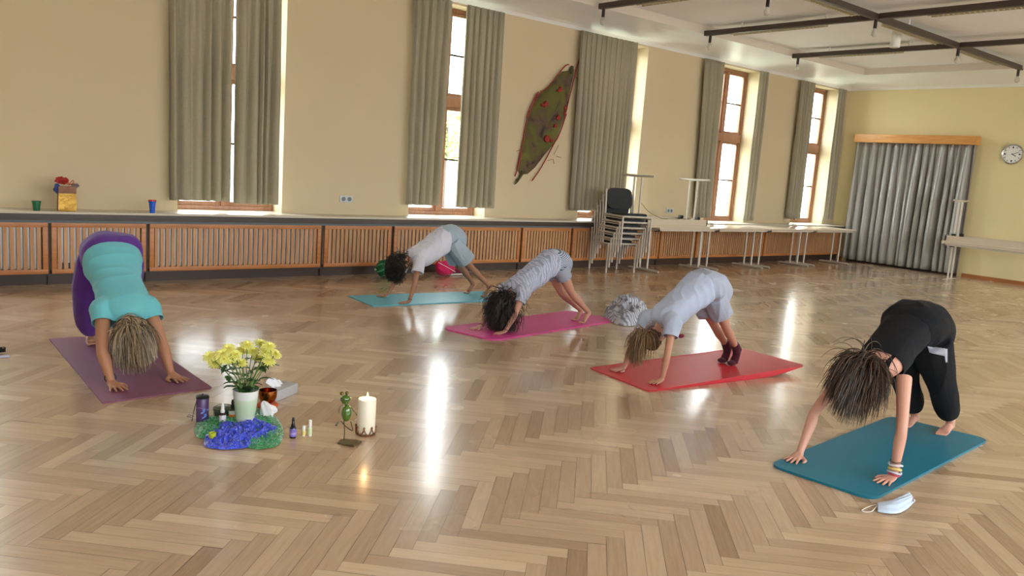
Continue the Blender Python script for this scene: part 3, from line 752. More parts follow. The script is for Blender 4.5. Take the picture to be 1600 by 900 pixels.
def haircap(P, c, R_, S, m, rad=(.079, .097, .103), name='hair_base', hairline=.3):
    cc = c+R_ @ V((0, 0, .015*S)); b = bmesh.new(); bmesh.ops.create_icosphere(b, subdivisions=4, radius=1)
    dead = [v for v in b.verts if (v.co.y > .42 and v.co.z < .5-(v.co.y-.42)*.2) or v.co.z < -.62 or (v.co.z < -.05 and v.co.y > -.05)]
    bmesh.ops.delete(b, geom=dead, context='VERTS')
    for v in b.verts:
        k = 1+noise.noise(v.co*5)*.03; v.co = cc+R_ @ V((v.co.x*rad[0]*S*k, v.co.y*rad[1]*S*k, v.co.z*rad[2]*S*k))
    me = bpy.data.meshes.new(name); b.to_mesh(me); b.free(); return link(name, me, m, P)
def limb(b, pts, rads, n=16, k=5): b.tube(pts, rads, n, smooth=k)
def person(fr, name_label, S, W, sp, arms, legs, hd, skin, slim=1.):
    """sp: torso stations (a,z,halfw,halfd); arms/legs lists of joint dicts in frame coordinates"""
    root = thing('person', name_label, 'person', tuple(fr((arms[0]['w'][0]+legs[0]['an'][0])/2, 0, MATZ)), 0)
    b = MB()
    b_st = [(fr(a, l, z), hw*.9, hdp*.88) for a, l, z, hw, hdp in sp]
    torso(b, fr, b_st)
    info = {}
    for i, A in enumerate(arms):
        w, e, s = fr(*A['w']), fr(*A['e']), fr(*A['s'])
        limb(b, [s+(s-e)*.02, s, s.lerp(e, .4), e, e.lerp(w, .3), e.lerp(w, .75), w], [x*S*slim for x in (.046, .052, .046, .037, .039, .029, .0245)])
        limb(b, [w, V((w.x, w.y, MATZ+.03*S))+V((A['d'][0], A['d'][1], 0)).normalized()*.012*S], [.0245*S, (.022*S, .026*S)])
        tips = hand(b, w, A['d'], A['side'], S*A.get('hs', 1.), A.get('spread', 1.)); A['tips'] = tips; A['W'] = (w, e, s)
    for G in legs:
        h, k, an = fr(*G['h']), fr(*G['k']), fr(*G['an'])
        limb(b, [h+(h-k)*.1, h, h.lerp(k, .5), k, k.lerp(an, .28), k.lerp(an, .7), an], [x*S*slim for x in (.088, .09, .072, .052, .055, .041, .034)])
        foot(b, an, fr(*G['heel']), fr(*G['ball']), S*G.get('fs', 1.), toes=G.get('toes', True)); G['W'] = (h, k, an)
    c, nb = fr(*hd['c']), fr(*hd['n']); up = V(hd['up']).normalized(); up = (fr.u*up.x+fr.n*up.y+V((0, 0, up.z))); fc = hd['face']; fc = fr.u*fc[0]+fr.n*fc[1]+V((0, 0, fc[2]))
    HS = S*hd.get('s', 1.1)
    lat, face, up, R_ = head(b, c, up, fc, HS)
    limb(b, [nb, nb.lerp(c-up*.05*HS, .5), c-up*.03*HS-face*.01*HS], [.056*S, .048*S, .046*S])
    me = voxmesh(b, .0042 if S > .85 else .0038, 'body', 2)
    link('body', me, skin, root)
    # eyes and mouth
    for s_ in (-1, 1):
        MB().ell(c+lat*s_*.03*HS+up*.008*HS+face*.083*HS, (.0125*HS,)*3, 14, 10).build('eye', M['eyewhite'], root)
    MB().ell(c-up*.067*HS+face*.09*HS, (.02*HS, .006*HS, .006*HS), 14, 8, R_).build('lips', M['lips'], root)
    return root, c, R_, HS
def torso(b, fr, st, e=0., ed=0.):
    cs = [s[0] for s in st]; rads = [(s[2]+ed, s[1]+e) for s in st]
    P_, R2 = spline(cs, rads, 5); rings = []
    for i, p in enumerate(P_):
        t = (P_[min(i+1, len(P_)-1)]-P_[max(i-1, 0)]).normalized(); bb = t.cross(fr.n).normalized()
        rd, rw = R2[i]; ring = []
        for k in range(28):
            a = 2*PI*k/28; ca, sa = math.cos(a), math.sin(a); ex = 2.4
            r = (abs(ca)**ex+abs(sa)**ex)**(-1/ex); ring.append(p+fr.n*ca*r*max(rw, .01)+bb*sa*r*max(rd, .01))
        rings.append(ring)
    b.ring_loft(rings)
def garment(name, b, m, parent, hems, vox=.006, wr=(.006, 9), seed=0, it=3, thick=.003, stretch=None):
    me = voxmesh(b, vox, name, it); wrinkle(me, wr[0], wr[1], seed, stretch); cut(me, hems)
    o = link(name, me, m, parent); md = o.modifiers.new('s', 'SOLIDIFY'); md.thickness = thick; md.offset = -1; return o
def fabric(name, c, var=.04, bump=.25, bscale=350, rough=.9, sheen=.15): return mat(name, c, rough, var=var, scale=9, bump=bump, bscale=bscale, sheen=sheen, spec=.2)
M['eyewhite'] = mat('eye white', rgb(225, 220, 215), .2); M['lips'] = mat('lips', rgb(176, 98, 88), .5)
SKA = mix_skin('skin tanned', rgb(178, 128, 100)); SKB = mix_skin('skin warm', rgb(164, 118, 92)); SKC = mix_skin('skin rosy', rgb(190, 140, 120)); SKD = mix_skin('skin fair', rgb(186, 136, 114)); SKE = mix_skin('skin light', rgb(204, 152, 134))
HA = hair_mat('ash blonde hair', rgb(84, 68, 52), rgb(186, 164, 134)); HB = hair_mat('black brown curly hair', rgb(26, 20, 18), rgb(48, 38, 34)); HD = hair_mat('light brown hair', rgb(74, 52, 38), rgb(140, 108, 76)); HE = hair_mat('dark brown hair', rgb(38, 26, 20), rgb(92, 68, 52))
def arm_pt(A, t, lift=0):
    w, e, s = A['W']; return s.lerp(e, t), (e-s).normalized()

# ---- the mats
def yoga_mat(name, corners, m, label, th=.010, rad=.012, curl=None, edge=None):
    """corners in order; grid surface with a thickness; curl(u,v)->z"""
    c = [V((x, y, 0)) for x, y in corners]; nu, nv = 60, 24; vs = []
    def bil(u, v):
        return (c[0]*(1-u)*(1-v)+c[1]*(1-u)*v+c[2]*u*v+c[3]*u*(1-v))
    def sq(u, v):      # pull the corners in a little so that they are round
        U, W_ = 2*u-1, 2*v-1; L1 = (c[3]-c[0]).length/2; L2 = (c[1]-c[0]).length/2; x, y = U*L1, W_*L2; r = rad
        ax, ay = max(0, abs(x)-(L1-r)), max(0, abs(y)-(L2-r)); h_ = math.hypot(ax, ay)
        if h_ > r:
            k = r/h_; x = math.copysign(L1-r+ax*k, x); y = math.copysign(L2-r+ay*k, y)
        return (x/L1+1)/2, (y/L2+1)/2
    def g(t): return t
    us = [0, .002, .005, .01, .02, .035]+[.05+.9*i/(nu-12) for i in range(nu-11)]+[.965, .98, .99, .995, .998, 1]
    ws = [0, .005, .015, .03, .05]+[.08+.84*i/(nv-10) for i in range(nv-9)]+[.95, .97, .985, .995, 1]
    NU, NW = len(us), len(ws)
    for side in (0, 1):
        for u in us:
            for w_ in ws:
                a_, b_ = sq(u, w_); p = bil(a_, b_); z = curl(a_, b_) if curl else 0
                vs.append(V((p.x, p.y, .001+z+(th if side else 0))))
    fs = []
    o = NU*NW
    for i in range(NU-1):
        for j in range(NW-1):
            a = i*NW+j; fs.append((a, a+NW, a+NW+1, a+1)); fs.append((o+a, o+a+1, o+a+NW+1, o+a+NW))
    for i in range(NU-1):
        for j in (0, NW-1): a = i*NW+j; fs.append((a, a+NW, o+a+NW, o+a))
    for j in range(NW-1):
        for i in (0, NU-1): a = i*NW+j; fs.append((a, a+1, o+a+1, o+a))
    b = MB(); b.add(vs, fs); o_ = b.build(name, m); tag(o_, label, 'yoga mat', None)
    md = o_.modifiers.new('b', 'BEVEL'); md.width = .003; md.segments = 3; md.limit_method = 'ANGLE'; md.angle_limit = math.radians(50)
    return o_
def foam(name, c, rough=.45): return mat(name, c, rough, var=.03, scale=5, bump=.15, bscale=260, spec=.45)
def gz(x, y): p = atz(x, y, .01); return (p.x, p.y)
yoga_mat('yoga_mat', [(1.07, 6.375), (1.625, 6.33), (1.655, 4.74), (1.04, 4.69)], foam('mauve mat', rgb(128, 74, 104), .6), 'mauve purple yoga mat under the woman in turquoise, left', .008, .01)
yoga_mat('yoga_mat', [(5.62, 7.29), (5.58, 6.70), (3.93, 6.82), (3.97, 7.41)], foam('light blue mat', rgb(88, 182, 204), .4), 'light blue yoga mat at the back, under the child in white shirt', .008, .01)
yoga_mat('yoga_mat', [(5.78, 5.99), (5.92, 5.41), (4.12, 5.14), (3.98, 5.72)], foam('pink mat', rgb(206, 72, 146), .4), 'bright pink yoga mat in the middle, under the child with long dark hair', .011, .09)
def redcurl(u, v):
    return .10*max(0, (u-.74)/.26)**2*(.25+.75*max(0, min(1, (v-.0)*1.1)))*1.0
yoga_mat('yoga_mat', [(4.235, 4.13), (4.17, 3.48), (lambda q: (q.x, q.y))(atz(1257, 572, .06)), (6.05, 4.07)], foam('red mat', rgb(196, 40, 54), .4), 'red yoga mat with a curled far end, under the child with ponytail', .008, .03, curl=lambda u, v: .06*max(0, (u-.66)/.34)**2*(.1+.9*v))
yoga_mat('yoga_mat', [(3.665, 2.215), (3.715, 1.675), (5.35, 1.77), (5.24, 2.33)], foam('teal mat', rgb(0, 112, 140), .45), 'teal blue yoga mat in the right foreground', .012, .07)

LEN = 1
# ---- A: woman in turquoise
fA = Frame((1.33, 5.0, 0), (0, 1)); fA.n = V((1, 0, 0))
spA = [(.95, .03, .585, .10, .07), (.915, .03, .64, .165, .12), (.83, .02, .665, .182, .13), (.70, .0, .62, .160, .11), (.55, -.01, .535, .142, .10), (.41, -.015, .455, .15, .10), (.29, -.02, .40, .125, .08), (.22, -.022, .37, .06, .055)]
def V2(x): return x
SA = .90
armsA = [dict(w=(-.01, -.178, .04), e=(.115, -.195, .205), s=(.30, -.150, .405), d=(.12, -1), side=1, hs=1.0, spread=1.2),
         dict(w=(.03, .172, .04), e=(.15, .155, .205), s=(.30, .115, .40), d=(.30, -1), side=-1, hs=1.0, spread=1.2)]
legsA = [dict(h=(.87, -.075, .60), k=(1.0, -.085, .33), an=(1.19, -.035, .075), heel=(1.235, -.035, .035), ball=(1.10, -.045, .028)),
         dict(h=(.87, .125, .60), k=(1.0, .14, .33), an=(1.19, .17, .075), heel=(1.235, .17, .035), ball=(1.10, .17, .028))]
# thumbs lie towards each other: side +1 is left of the finger direction, see hand()
hdA = dict(c=(.15, -.03, .315), n=(.26, -.02, .385), up=(-.62, 0, -.78), face=(.7, 0, -.6), s=1.06)
rootA, cA, RA, HSA = person(fA, 'woman in turquoise T-shirt and purple trousers, hands planted on mauve mat', SA, 0, spA, armsA, legsA, hdA, SKA)
b = MB(); st = [(fA(a, l, z), hw, hd_) for a, l, z, hw, hd_ in [(.90, .02, .715, .172, .12), (.80, .015, .675, .190, .145), (.70, .0, .63, .176, .135), (.55, -.01, .540, .140, .106), (.41, -.015, .46, .146, .106), (.30, -.02, .405, .14, .10), (.235, -.022, .372, .105, .08), (.20, -.022, .352, .07, .055)]]
torso(b, fA, st, .006, .004); hems = [(fA(.695, .012, .63), fA.u+V((0, 0, .1)), .30)]
for A in armsA:
    w, e, s = A['W']; q, dd = s.lerp(e, .34), (e-s).normalized(); b.tube([s+(fA(.34, 0, .43)-s)*.5, s-dd*.01, s.lerp(e, .25), s.lerp(e, .6)], [.08, .076, .066, .064], 16, smooth=4); hems.append((q, dd, .084))
TQ = fabric('turquoise jersey', rgb(108, 186, 198))
garment('tshirt', b, TQ, rootA, hems, .0065, (.008, 7), 3, stretch=fA.n)
b = MB(); st = [(fA(a, l, z), hw, hd_) for a, l, z, hw, hd_ in [(.985, .04, .565, .10, .06), (.945, .035, .645, .178, .115), (.87, .03, .68, .192, .142), (.78, .015, .668, .186, .145), (.70, .0, .625, .158, .112)]]
torso(b, fA, st, .004, .004); hems = []
for G in legsA:
    h, k, an = G['W']; o_ = fA.u*.02
    b.tube([h+(h-k)*.1, h+o_, h.lerp(k, .5)+o_, k+o_, k.lerp(an, .45)+o_, k.lerp(an, .78), k.lerp(an, 1.0)], [.105, .112, .108, .092, .088, .07, .045], 18, smooth=4)
    hems.append((k.lerp(an, .93), (an-k), .10))
PU = fabric('purple jersey', rgb(92, 48, 140))
garment('trousers', b, PU, rootA, hems, .0075, (.014, 6), 5, stretch=(legsA[0]['W'][1]-legsA[0]['W'][0]).normalized())
haircap(rootA, cA, RA, HSA, HA)
strands(rootA, cA, RA, HSA, 1700, .20, HA, (.05, -.15, -.9), 0, .0024, 1, vol=.45, stiff=.74, jitter=.22, lenvar=.65)
b = MB(); w = armsA[0]['W'][0]; b2 = []
ring = [V((w.x, w.y+.012, w.z+.018))+V((math.cos(a)*.030, math.sin(a)*.012, math.sin(a)*.026)) for a in [2*PI*k/24 for k in range(25)]]
b.tube(ring, .0035, 6); b.build('bracelet', M['black'], rootA)
# ---- B: child in white shirt at the back
wmid = lambda p, q: (p+q)/2
fB = Frame(wmid(atz(638, 474, .012), atz(607, 463, .012))*1.0, (1, .0125)); fB.o.z = 0
SB = .74
def side_person(fr, label, S, sp, wr, el, sh, dirs, hips, kn, an, ball, heel, hd, skin, slim=1., hs=1., toes=True, flat=False):
    arms = [dict(w=wr[i], e=el[i], s=sh[i], d=dirs[i], side=(-1 if i == 0 else 1), hs=hs) for i in (0, 1)]
    legs = [dict(h=hips[i], k=kn[i], an=an[i], ball=ball[i], heel=heel[i], toes=toes) for i in (0, 1)]
    r = person(fr, label, S, 0, sp, arms, legs, hd, skin, slim)
    return r+(arms, legs)
def wdir(fr, a, l): v = fr.u*a+fr.n*l; return (v.x, v.y)
spB = [(.70, .0, .585, .085, .07), (.665, .0, .645, .12, .10), (.58, 0, .675, .128, .10), (.47, 0, .62, .11, .085), (.34, 0, .54, .105, .08), (.22, 0, .475, .12, .085), (.15, 0, .445, .10, .065), (.11, 0, .425, .045, .04)]
r = side_person(fB, 'child in loose white T-shirt and pale blue shorts, dark curly hair, on light blue mat', SB, spB,
    [(0, -.21, .035), (0, .21, .035)], [(.055, -.205, .21), (.08, .20, .18)], [(.14, -.135, .42), (.17, .135, .40)], [wdir(fB, -1, -.05), wdir(fB, -1, .2)],
    [(.60, -.075, .60), (.61, .075, .60)], [(.845, -.105, .335), (.86, .10, .31)], [(1.065, -.13, .145), (1.03, .12, .14)], [(1.035, -.13, .03), (.99, .12, .03)], [(1.09, -.13, .115), (1.06, .12, .11)],
    dict(c=(.045, 0, .405), n=(.13, 0, .45), up=(-.72, .1, -.55), face=(.5, -.55, -.6), s=1.16), SKB, .9)
rootB, cB, RB, HSB, armsB, legsB = r
WH = fabric('white jersey', rgb(206, 206, 220)); 
b = MB(); st = [(fB(a, l, z), hw, hd_) for a, l, z, hw, hd_ in [(.64, 0, .665, .135, .125), (.56, 0, .645, .140, .135), (.47, 0, .59, .138, .132), (.34, 0, .515, .132, .118), (.23, 0, .462, .138, .112), (.15, 0, .44, .12, .088), (.105, 0, .422, .06, .05)]]
torso(b, fB, st, .004, 0); hems = [(fB(.53, 0, .62), fB.u+V((0, 0, .12)), .26)]
for A in armsB:
    w, e, s = A['W']; dd = (e-s).normalized(); b.tube([s.lerp(fB(.2, 0, .46), .5), s-dd*.01, s.lerp(e, .3), s.lerp(e, .75)], [.07, .068, .060, .066], 16, smooth=4); hems.append((s.lerp(e, .5), dd, .080))
garment('tshirt', b, WH, rootB, hems, .006, (.014, 9), 11, stretch=V((.3, 0, -1)).normalized())
b = MB(); st = [(fB(a, l, z), hw, hd_) for a, l, z, hw, hd_ in [(.735, 0, .57, .085, .06), (.69, 0, .64, .13, .105), (.60, 0, .68, .138, .112), (.50, 0, .64, .122, .10), (.44, 0, .60, .10, .07)]]
torso(b, fB, st, .002, .002); hems = []
for G in legsB:
    h, k, an = G['W']; dd = (k-h).normalized(); b.tube([h-dd*.03, h, h.lerp(k, .5), h.lerp(k, 1.0)], [.088, .092, .098, .105], 18, smooth=4); hems.append((h.lerp(k, .70), dd, .135))
SH = fabric('pale blue cotton', rgb(158, 174, 188)); garment('shorts', b, SH, rootB, hems, .006, (.012, 8), 12, stretch=V((.5, 0, -.8)).normalized())
b = MB(); p = fB(.50, 0, .70); ring = [fB(.525, math.cos(a)*.118, .665+math.sin(a)*.088) for a in [PI*k/20 for k in range(21)]]
b.tube(ring, (.006), 6); b.build('waistband', fabric('navy elastic', rgb(44, 46, 84)), rootB)
haircap(rootB, cB, RB, HSB, HB)
strands(rootB, cB, RB, HSB, 950, .20, HB, (-.35, .12, -.85), .017, .0032, 2, vol=1.25, stiff=.75, jitter=.5)
# ---- C: child with long dark hair on the pink mat
fC = Frame(wmid(atz(789, 521, .012), atz(750, 514, .012)), (.998, .060)); fC.o.z = 0; SC_ = .70
spC = [(.80, 0, .52, .085, .07), (.77, 0, .585, .125, .10), (.69, 0, .62, .130, .10), (.57, 0, .575, .105, .08), (.44, 0, .50, .10, .075), (.32, 0, .435, .115, .08), (.24, 0, .40, .095, .062), (.19, 0, .375, .045, .04)]
rootC, cC, RC, HSC, armsC, legsC = side_person(fC, 'child in grey blue patterned top and striped shorts, long dark hair, on pink mat', SC_, spC,
    [(.035, -.125, .03), (-.035, .125, .03)], [(.115, -.155, .19), (.09, .155, .165)], [(.215, -.13, .365), (.23, .13, .345)], [wdir(fC, -1, -.02), wdir(fC, -1, .08)],
    [(.72, -.075, .545), (.73, .075, .54)], [(.90, -.08, .31), (.92, .07, .29)], [(1.145, -.075, .125), (1.17, .05, .12)], [(1.095, -.075, .028), (1.13, .05, .028)], [(1.18, -.075, .105), (1.205, .05, .10)],
    dict(c=(.16, 0, .285), n=(.215, 0, .385), up=(-.55, 0, -.8), face=(.8, 0, -.4), s=1.18), SKC, .98)
def striped(name, c1, c2, vec, sc, kind='stripe'):
    m, n, l, b = nt(name); b.inputs['Roughness'].default_value = .9; b.inputs['Specular IOR Level'].default_value = .2
    tc = n.new('ShaderNodeTexCoord'); cr = n.new('ShaderNodeValToRGB'); cr.color_ramp.elements[0].color = c1; cr.color_ramp.elements[1].color = c2
    if kind == 'stripe':
        vm = n.new('ShaderNodeVectorMath'); vm.operation = 'DOT_PRODUCT'; vm.inputs[1].default_value = vec; l.new(tc.outputs['Object'], vm.inputs[0])
        mm = n.new('ShaderNodeMath'); mm.operation = 'MULTIPLY'; mm.inputs[1].default_value = sc; l.new(vm.outputs['Value'], mm.inputs[0])
        si = n.new('ShaderNodeMath'); si.operation = 'SINE'; l.new(mm.outputs[0], si.inputs[0]); l.new(si.outputs[0], cr.inputs[0]); cr.color_ramp.elements[0].position = .0; cr.color_ramp.elements[1].position = .25
    else:
        wv = n.new('ShaderNodeTexWave'); wv.inputs['Scale'].default_value = sc; wv.inputs['Distortion'].default_value = 9; wv.inputs['Detail'].default_value = 3; l.new(tc.outputs['Object'], wv.inputs[0]); l.new(wv.outputs['Color'], cr.inputs[0])
        cr.color_ramp.elements[0].position = .25; cr.color_ramp.elements[1].position = .6
    l.new(cr.outputs[0], b.inputs['Base Color']); return m
b = MB(); st = [(fC(a, l, z), hw, hd_) for a, l, z, hw, hd_ in [(.76, 0, .615, .135, .11), (.67, 0, .605, .135, .118), (.57, 0, .555, .122, .112), (.44, 0, .475, .12, .105), (.32, 0, .42, .122, .095), (.25, 0, .392, .118, .085), (.205, 0, .372, .085, .065), (.185, 0, .362, .05, .04)]]
torso(b, fC, st, .003, 0); hems = [(fC(.655, 0, .60), fC.u+V((0, 0, .1)), .24)]
for A in armsC:
    w, e, s = A['W']; dd = (e-s).normalized(); b.tube([s.lerp(fC(.3, 0, .42), .5), s-dd*.01, s.lerp(e, .3), s.lerp(e, .75)], [.062, .064, .052, .054], 16, smooth=4); hems.append((s.lerp(e, .48), dd, .070))
garment('top', b, striped('crumpled blue grey print', rgb(150, 155, 178), rgb(182, 186, 206), (1, 0, 0), 11, 'wave'), rootC, hems, .006, (.014, 10), 21, stretch=V((.35, 0, -1)).normalized())
b = MB(); st = [(fC(a, l, z), hw, hd_) for a, l, z, hw, hd_ in [(.825, 0, .50, .08, .06), (.79, 0, .575, .13, .10), (.71, 0, .622, .137, .108), (.61, 0, .59, .118, .09), (.55, 0, .56, .09, .06)]]
torso(b, fC, st, .002, .0); hems = []
for G in legsC:
    h, k, an = G['W']; dd = (k-h).normalized(); b.tube([h-dd*.03, h, h.lerp(k, .4), h.lerp(k, .8)], [.078, .079, .074, .072], 18, smooth=4); hems.append((h.lerp(k, .34), dd, .11))
garment('shorts', b, striped('striped seersucker', rgb(96, 108, 132), rgb(190, 196, 208), (.35, .2, -.9), 480), rootC, hems, .006, (.004, 9), 22)
haircap(rootC, cC, RC, HSC, HB)
strands(rootC, cC, RC, HSC, 1100, .36, HB, (-.03, 0, -1), .014, .0032, 3, vol=1.5, stiff=.74, jitter=.55, rad=(.079, .097, .105))
# a second lock of hair falling to the mat at the near side
# ---- D: child with ponytail on the red mat
fD = Frame(wmid(atz(1034, 597, .012), atz(975, 579, .012)), (.9996, -.0266)); fD.o.z = 0; SD = .71
spD = [(.725, 0, .535, .085, .07), (.70, 0, .60, .13, .105), (.61, 0, .655, .135, .105), (.49, 0, .635, .115, .09), (.34, 0, .545, .108, .085), (.22, 0, .465, .118, .085), (.16, 0, .43, .098, .065), (.12, 0, .405, .045, .04)]
rootD, cD, RD_, HSD, armsD, legsD = side_person(fD, 'child in pale blue T-shirt and grey shorts, ponytail and dark red socks, on red mat', SD, spD,
    [(.005, -.182, .035), (-.005, .182, .035)], [(.025, -.19, .215), (.05, .185, .18)], [(.115, -.135, .42), (.14, .135, .395)], [wdir(fD, -1, -.02), wdir(fD, -1, .15)],
    [(.64, -.075, .57), (.645, .075, .565)], [(.835, -.065, .325), (.85, .055, .31)], [(1.015, -.045, .15), (1.01, .045, .145)], [(1.0, -.045, .030), (.995, .045, .030)], [(1.045, -.045, .135), (1.04, .045, .13)],
    dict(c=(.085, 0, .30), n=(.15, 0, .405), up=(-.5, 0, -.85), face=(.85, 0, -.35), s=1.18), SKD, .93, toes=False)
BL = fabric('pale blue jersey', rgb(176, 186, 212))
b = MB(); st = [(fD(a, l, z), hw, hd_) for a, l, z, hw, hd_ in [(.62, 0, .665, .14, .125), (.54, 0, .642, .135, .128), (.44, 0, .585, .128, .118), (.33, 0, .52, .12, .105), (.22, 0, .455, .122, .095), (.16, 0, .425, .118, .085), (.125, 0, .405, .085, .065), (.11, 0, .395, .05, .04)]]
torso(b, fD, st, .003, 0); hems = [(fD(.545, 0, .64), fD.u+V((0, 0, .35)), .25)]
for A in armsD:
    w, e, s = A['W']; dd = (e-s).normalized(); b.tube([s.lerp(fD(.2, 0, .45), .5), s-dd*.01, s.lerp(e, .3), s.lerp(e, .7)], [.066, .066, .058, .062], 16, smooth=4); hems.append((s.lerp(e, .42), dd, .076))
garment('tshirt', b, BL, rootD, hems, .006, (.011, 9), 31, stretch=V((.35, 0, -1)).normalized())
b = MB(); st = [(fD(a, l, z), hw, hd_) for a, l, z, hw, hd_ in [(.76, 0, .515, .085, .06), (.725, 0, .595, .14, .115), (.64, 0, .66, .146, .122), (.54, 0, .655, .132, .11), (.46, 0, .62, .10, .08)]]
torso(b, fD, st, .002, .0); hems = []
for G in legsD:
    h, k, an = G['W']; dd = (k-h).normalized(); b.tube([h-dd*.03, h, h.lerp(k, .5), h.lerp(k, 1.0)], [.086, .088, .088, .092], 18, smooth=4); hems.append((h.lerp(k, .52), dd, .125))
garment('shorts', b, fabric('grey blue cotton', rgb(164, 170, 190)), rootD, hems, .006, (.012, 9), 32, stretch=V((.35, 0, -1)).normalized())
SOCK = fabric('dark red knit', rgb(74, 22, 38))
for i, G in enumerate(legsD):
    h, k, an = G['W']; b = MB(); heel, ball = fD(*G['heel']), fD(*G['ball']); dd = (an-k).normalized()
    b.tube([an-dd*.045, an-dd*.01, heel.lerp(ball, .4), ball], [.032, .034, (.026, .032), (.02, .038)], 14, smooth=4)
    b.tube([an-dd*.02, heel], [.034, .028], 12); b.tube([heel, ball], [(.026, .026), (.02, .036)], 12); b.ell(ball-fD.u*.02, (.045, .036, .020)); b.ell(heel, (.027, .027, .027))
    me = voxmesh(b, .004, 'sock', 3); wrinkle(me, .001, 14, i); link('sock', me, SOCK, rootD)
haircap(rootD, cD, RD_, HSD, HD)
# combed hair towards the tie, then the tail
def ponytail(P, c, R_, S, m, tie_dir, seed, n=420, L=.27):
    rnd = random.Random(seed); tie = c+R_ @ (V(tie_dir).normalized()*.118*S); b = MB(); cc = c+R_ @ V((0, 0, .015*S))
    for k in range(500):
        d = V((rnd.gauss(0, 1), rnd.gauss(0, 1), rnd.gauss(0, 1))).normalized()
        if d.z < -.35 or (d.y > .4 and d.z < .55) or (d.z < 0 and d.y > 0): continue
        p = cc+R_ @ V((d.x*.081*S, d.y*.099*S, d.z*.107*S)); pts = []
        for i in range(9):
            q = p.lerp(tie, i/8); e = R_.transposed() @ (q-cc); e = V((e.x/.081, e.y/.099, e.z/.107))/S
            if e.length < 1.02: e = e.normalized()*1.03
            q = cc+R_ @ V((e.x*.081*S, e.y*.099*S, e.z*.107*S)); pts.append(q)
        b.tube(pts, .0022, 4)
    b.build('hair', m, P); b = MB(); out = (tie-cc).normalized()
    for k in range(n):
        v = (out*.55+V((rnd.gauss(0, .35), rnd.gauss(0, .35), rnd.gauss(0, .35)))).normalized(); p = tie+V((rnd.gauss(0, .006), rnd.gauss(0, .006), rnd.gauss(0, .006))); pts = [p]
        ph = rnd.random()*6; Ln = L*(1-.4*rnd.random())
        for i in range(10):
            v = (v*.68+V((0, 0, -1))*.32+V((rnd.gauss(0, .05), rnd.gauss(0, .05), 0))).normalized(); p = p+v*Ln/10
            a = v.orthogonal().normalized(); q = p+a*math.sin(ph+i*.9)*.012
            if q.z < .03: q.z = .03
            pts.append(q)
        b.tube(pts, [.0028*(1-.6*(i/10)) for i in range(11)], 4)
    o = b.build('ponytail', m, P); rn2 = random.Random(1); pk = [rn2.choice((1, 2, 2, 3, 3)) for _ in range(n+1)]; per = len(o.data.polygons)//n; o.data.polygons.foreach_set('material_index', [pk[min(n, i//per)] for i in range(len(o.data.polygons))])
    b = MB(); T_ = out.orthogonal().normalized(); U_ = out.cross(T_)
    b.tube([tie+(T_*math.cos(a)+U_*math.sin(a))*.014 for a in [2*PI*k/16 for k in range(17)]], .006, 8); b.build('hair_tie', mat('bright blue elastic', rgb(20, 130, 220), .5), P)
ponytail(rootD, cD, RD_, HSD, HD, (.1, -.95, .25), 5)
MB().ell(fD(.175, -.17, .335), (.03, .02, .016)).build('sleeve_knot', fabric('dark red cloth', rgb(110, 26, 50)), rootD)
# ---- E: child in black on the teal mat
fE = Frame(wmid(atz(1393, 750, .012), atz(1250, 716, .012)), (.9966, .082)); fE.o.z = 0; SE = .80
spE = [(.865, 0, .60, .09, .07), (.83, 0, .665, .14, .11), (.73, 0, .72, .145, .115), (.60, 0, .705, .12, .09), (.45, 0, .64, .112, .085), (.32, 0, .565, .125, .085), (.25, 0, .52, .10, .065), (.21, 0, .50, .05, .045)]
rootE, cE, RE, HSE, armsE, legsE = side_person(fE, 'child in black tank top and black sweatpants, wind-blown brown hair, on teal mat', SE, spE,
    [(.06, -.225, .04), (-.055, .225, .04)], [(.075, -.225, .285), (.075, .225, .255)], [(.225, -.15, .505), (.235, .15, .485)], [wdir(fE, -1, .15), wdir(fE, -1, -.05)],
    [(.76, -.085, .62), (.76, .085, .62)], [(.98, -.105, .355), (.955, .10, .36)], [(1.27, -.10, .085), (1.235, .10, .085)], [(1.165, -.10, .03), (1.13, .10, .03)], [(1.31, -.10, .04), (1.275, .10, .04)],
    dict(c=(.135, .01, .53), n=(.25, 0, .52), up=(-.85, .1, -.3), face=(.45, 0, -.85), s=1.14), SKE, .93)
BK = fabric('black jersey', rgb(22, 23, 28), var=.02, sheen=.02); BK2 = fabric('black sweat fabric', rgb(20, 21, 26), var=.02, sheen=.02)
b = MB(); st = [(fE(a, l, z), hw, hd_) for a, l, z, hw, hd_ in [(.78, 0, .73, .15, .12), (.68, 0, .72, .14, .11), (.58, 0, .695, .13, .105), (.45, 0, .63, .122, .098), (.34, 0, .57, .125, .095), (.27, 0, .53, .11, .08)]]
torso(b, fE, st, .003, 0); hems = [(fE(.69, 0, .73), fE.u, .26), (fE(.295, 0, .54), -fE.u+V((0, 0, -.55)), .22)]
garment('tank_top', b, BK, rootE, hems, .006, (.004, 8), 41)
b = MB()
for s_ in (-1, 1):
    l0 = s_*.065
    b.tube([fE(.36, l0*1.15, .655), fE(.29, l0, .617), fE(.22, l0*.9, .565), fE(.195, l0*.95, .50), fE(.24, l0, .455), fE(.31, l0*1.1, .475)], [(.004, .016)]*6, 8, smooth=4, up=V((0, 0, 1)))
b.build('shoulder_strap', BK, rootE)
b = MB(); st = [(fE(a, l, z), hw, hd_) for a, l, z, hw, hd_ in [(.90, 0, .575, .09, .06), (.865, 0, .655, .168, .118), (.77, 0, .72, .172, .135), (.66, 0, .72, .162, .128), (.58, 0, .69, .132, .105)]]
torso(b, fE, st, .003, .0); hems = []
for G in legsE:
    h, k, an = G['W']; b.tube([h+(h-k)*.1, h, h.lerp(k, .5), k, k.lerp(an, .45), k.lerp(an, .72), k.lerp(an, .9)], [.105, .112, .102, .082, .076, .066, .046], 18, smooth=4); hems.append((k.lerp(an, .80), an-k, .10))
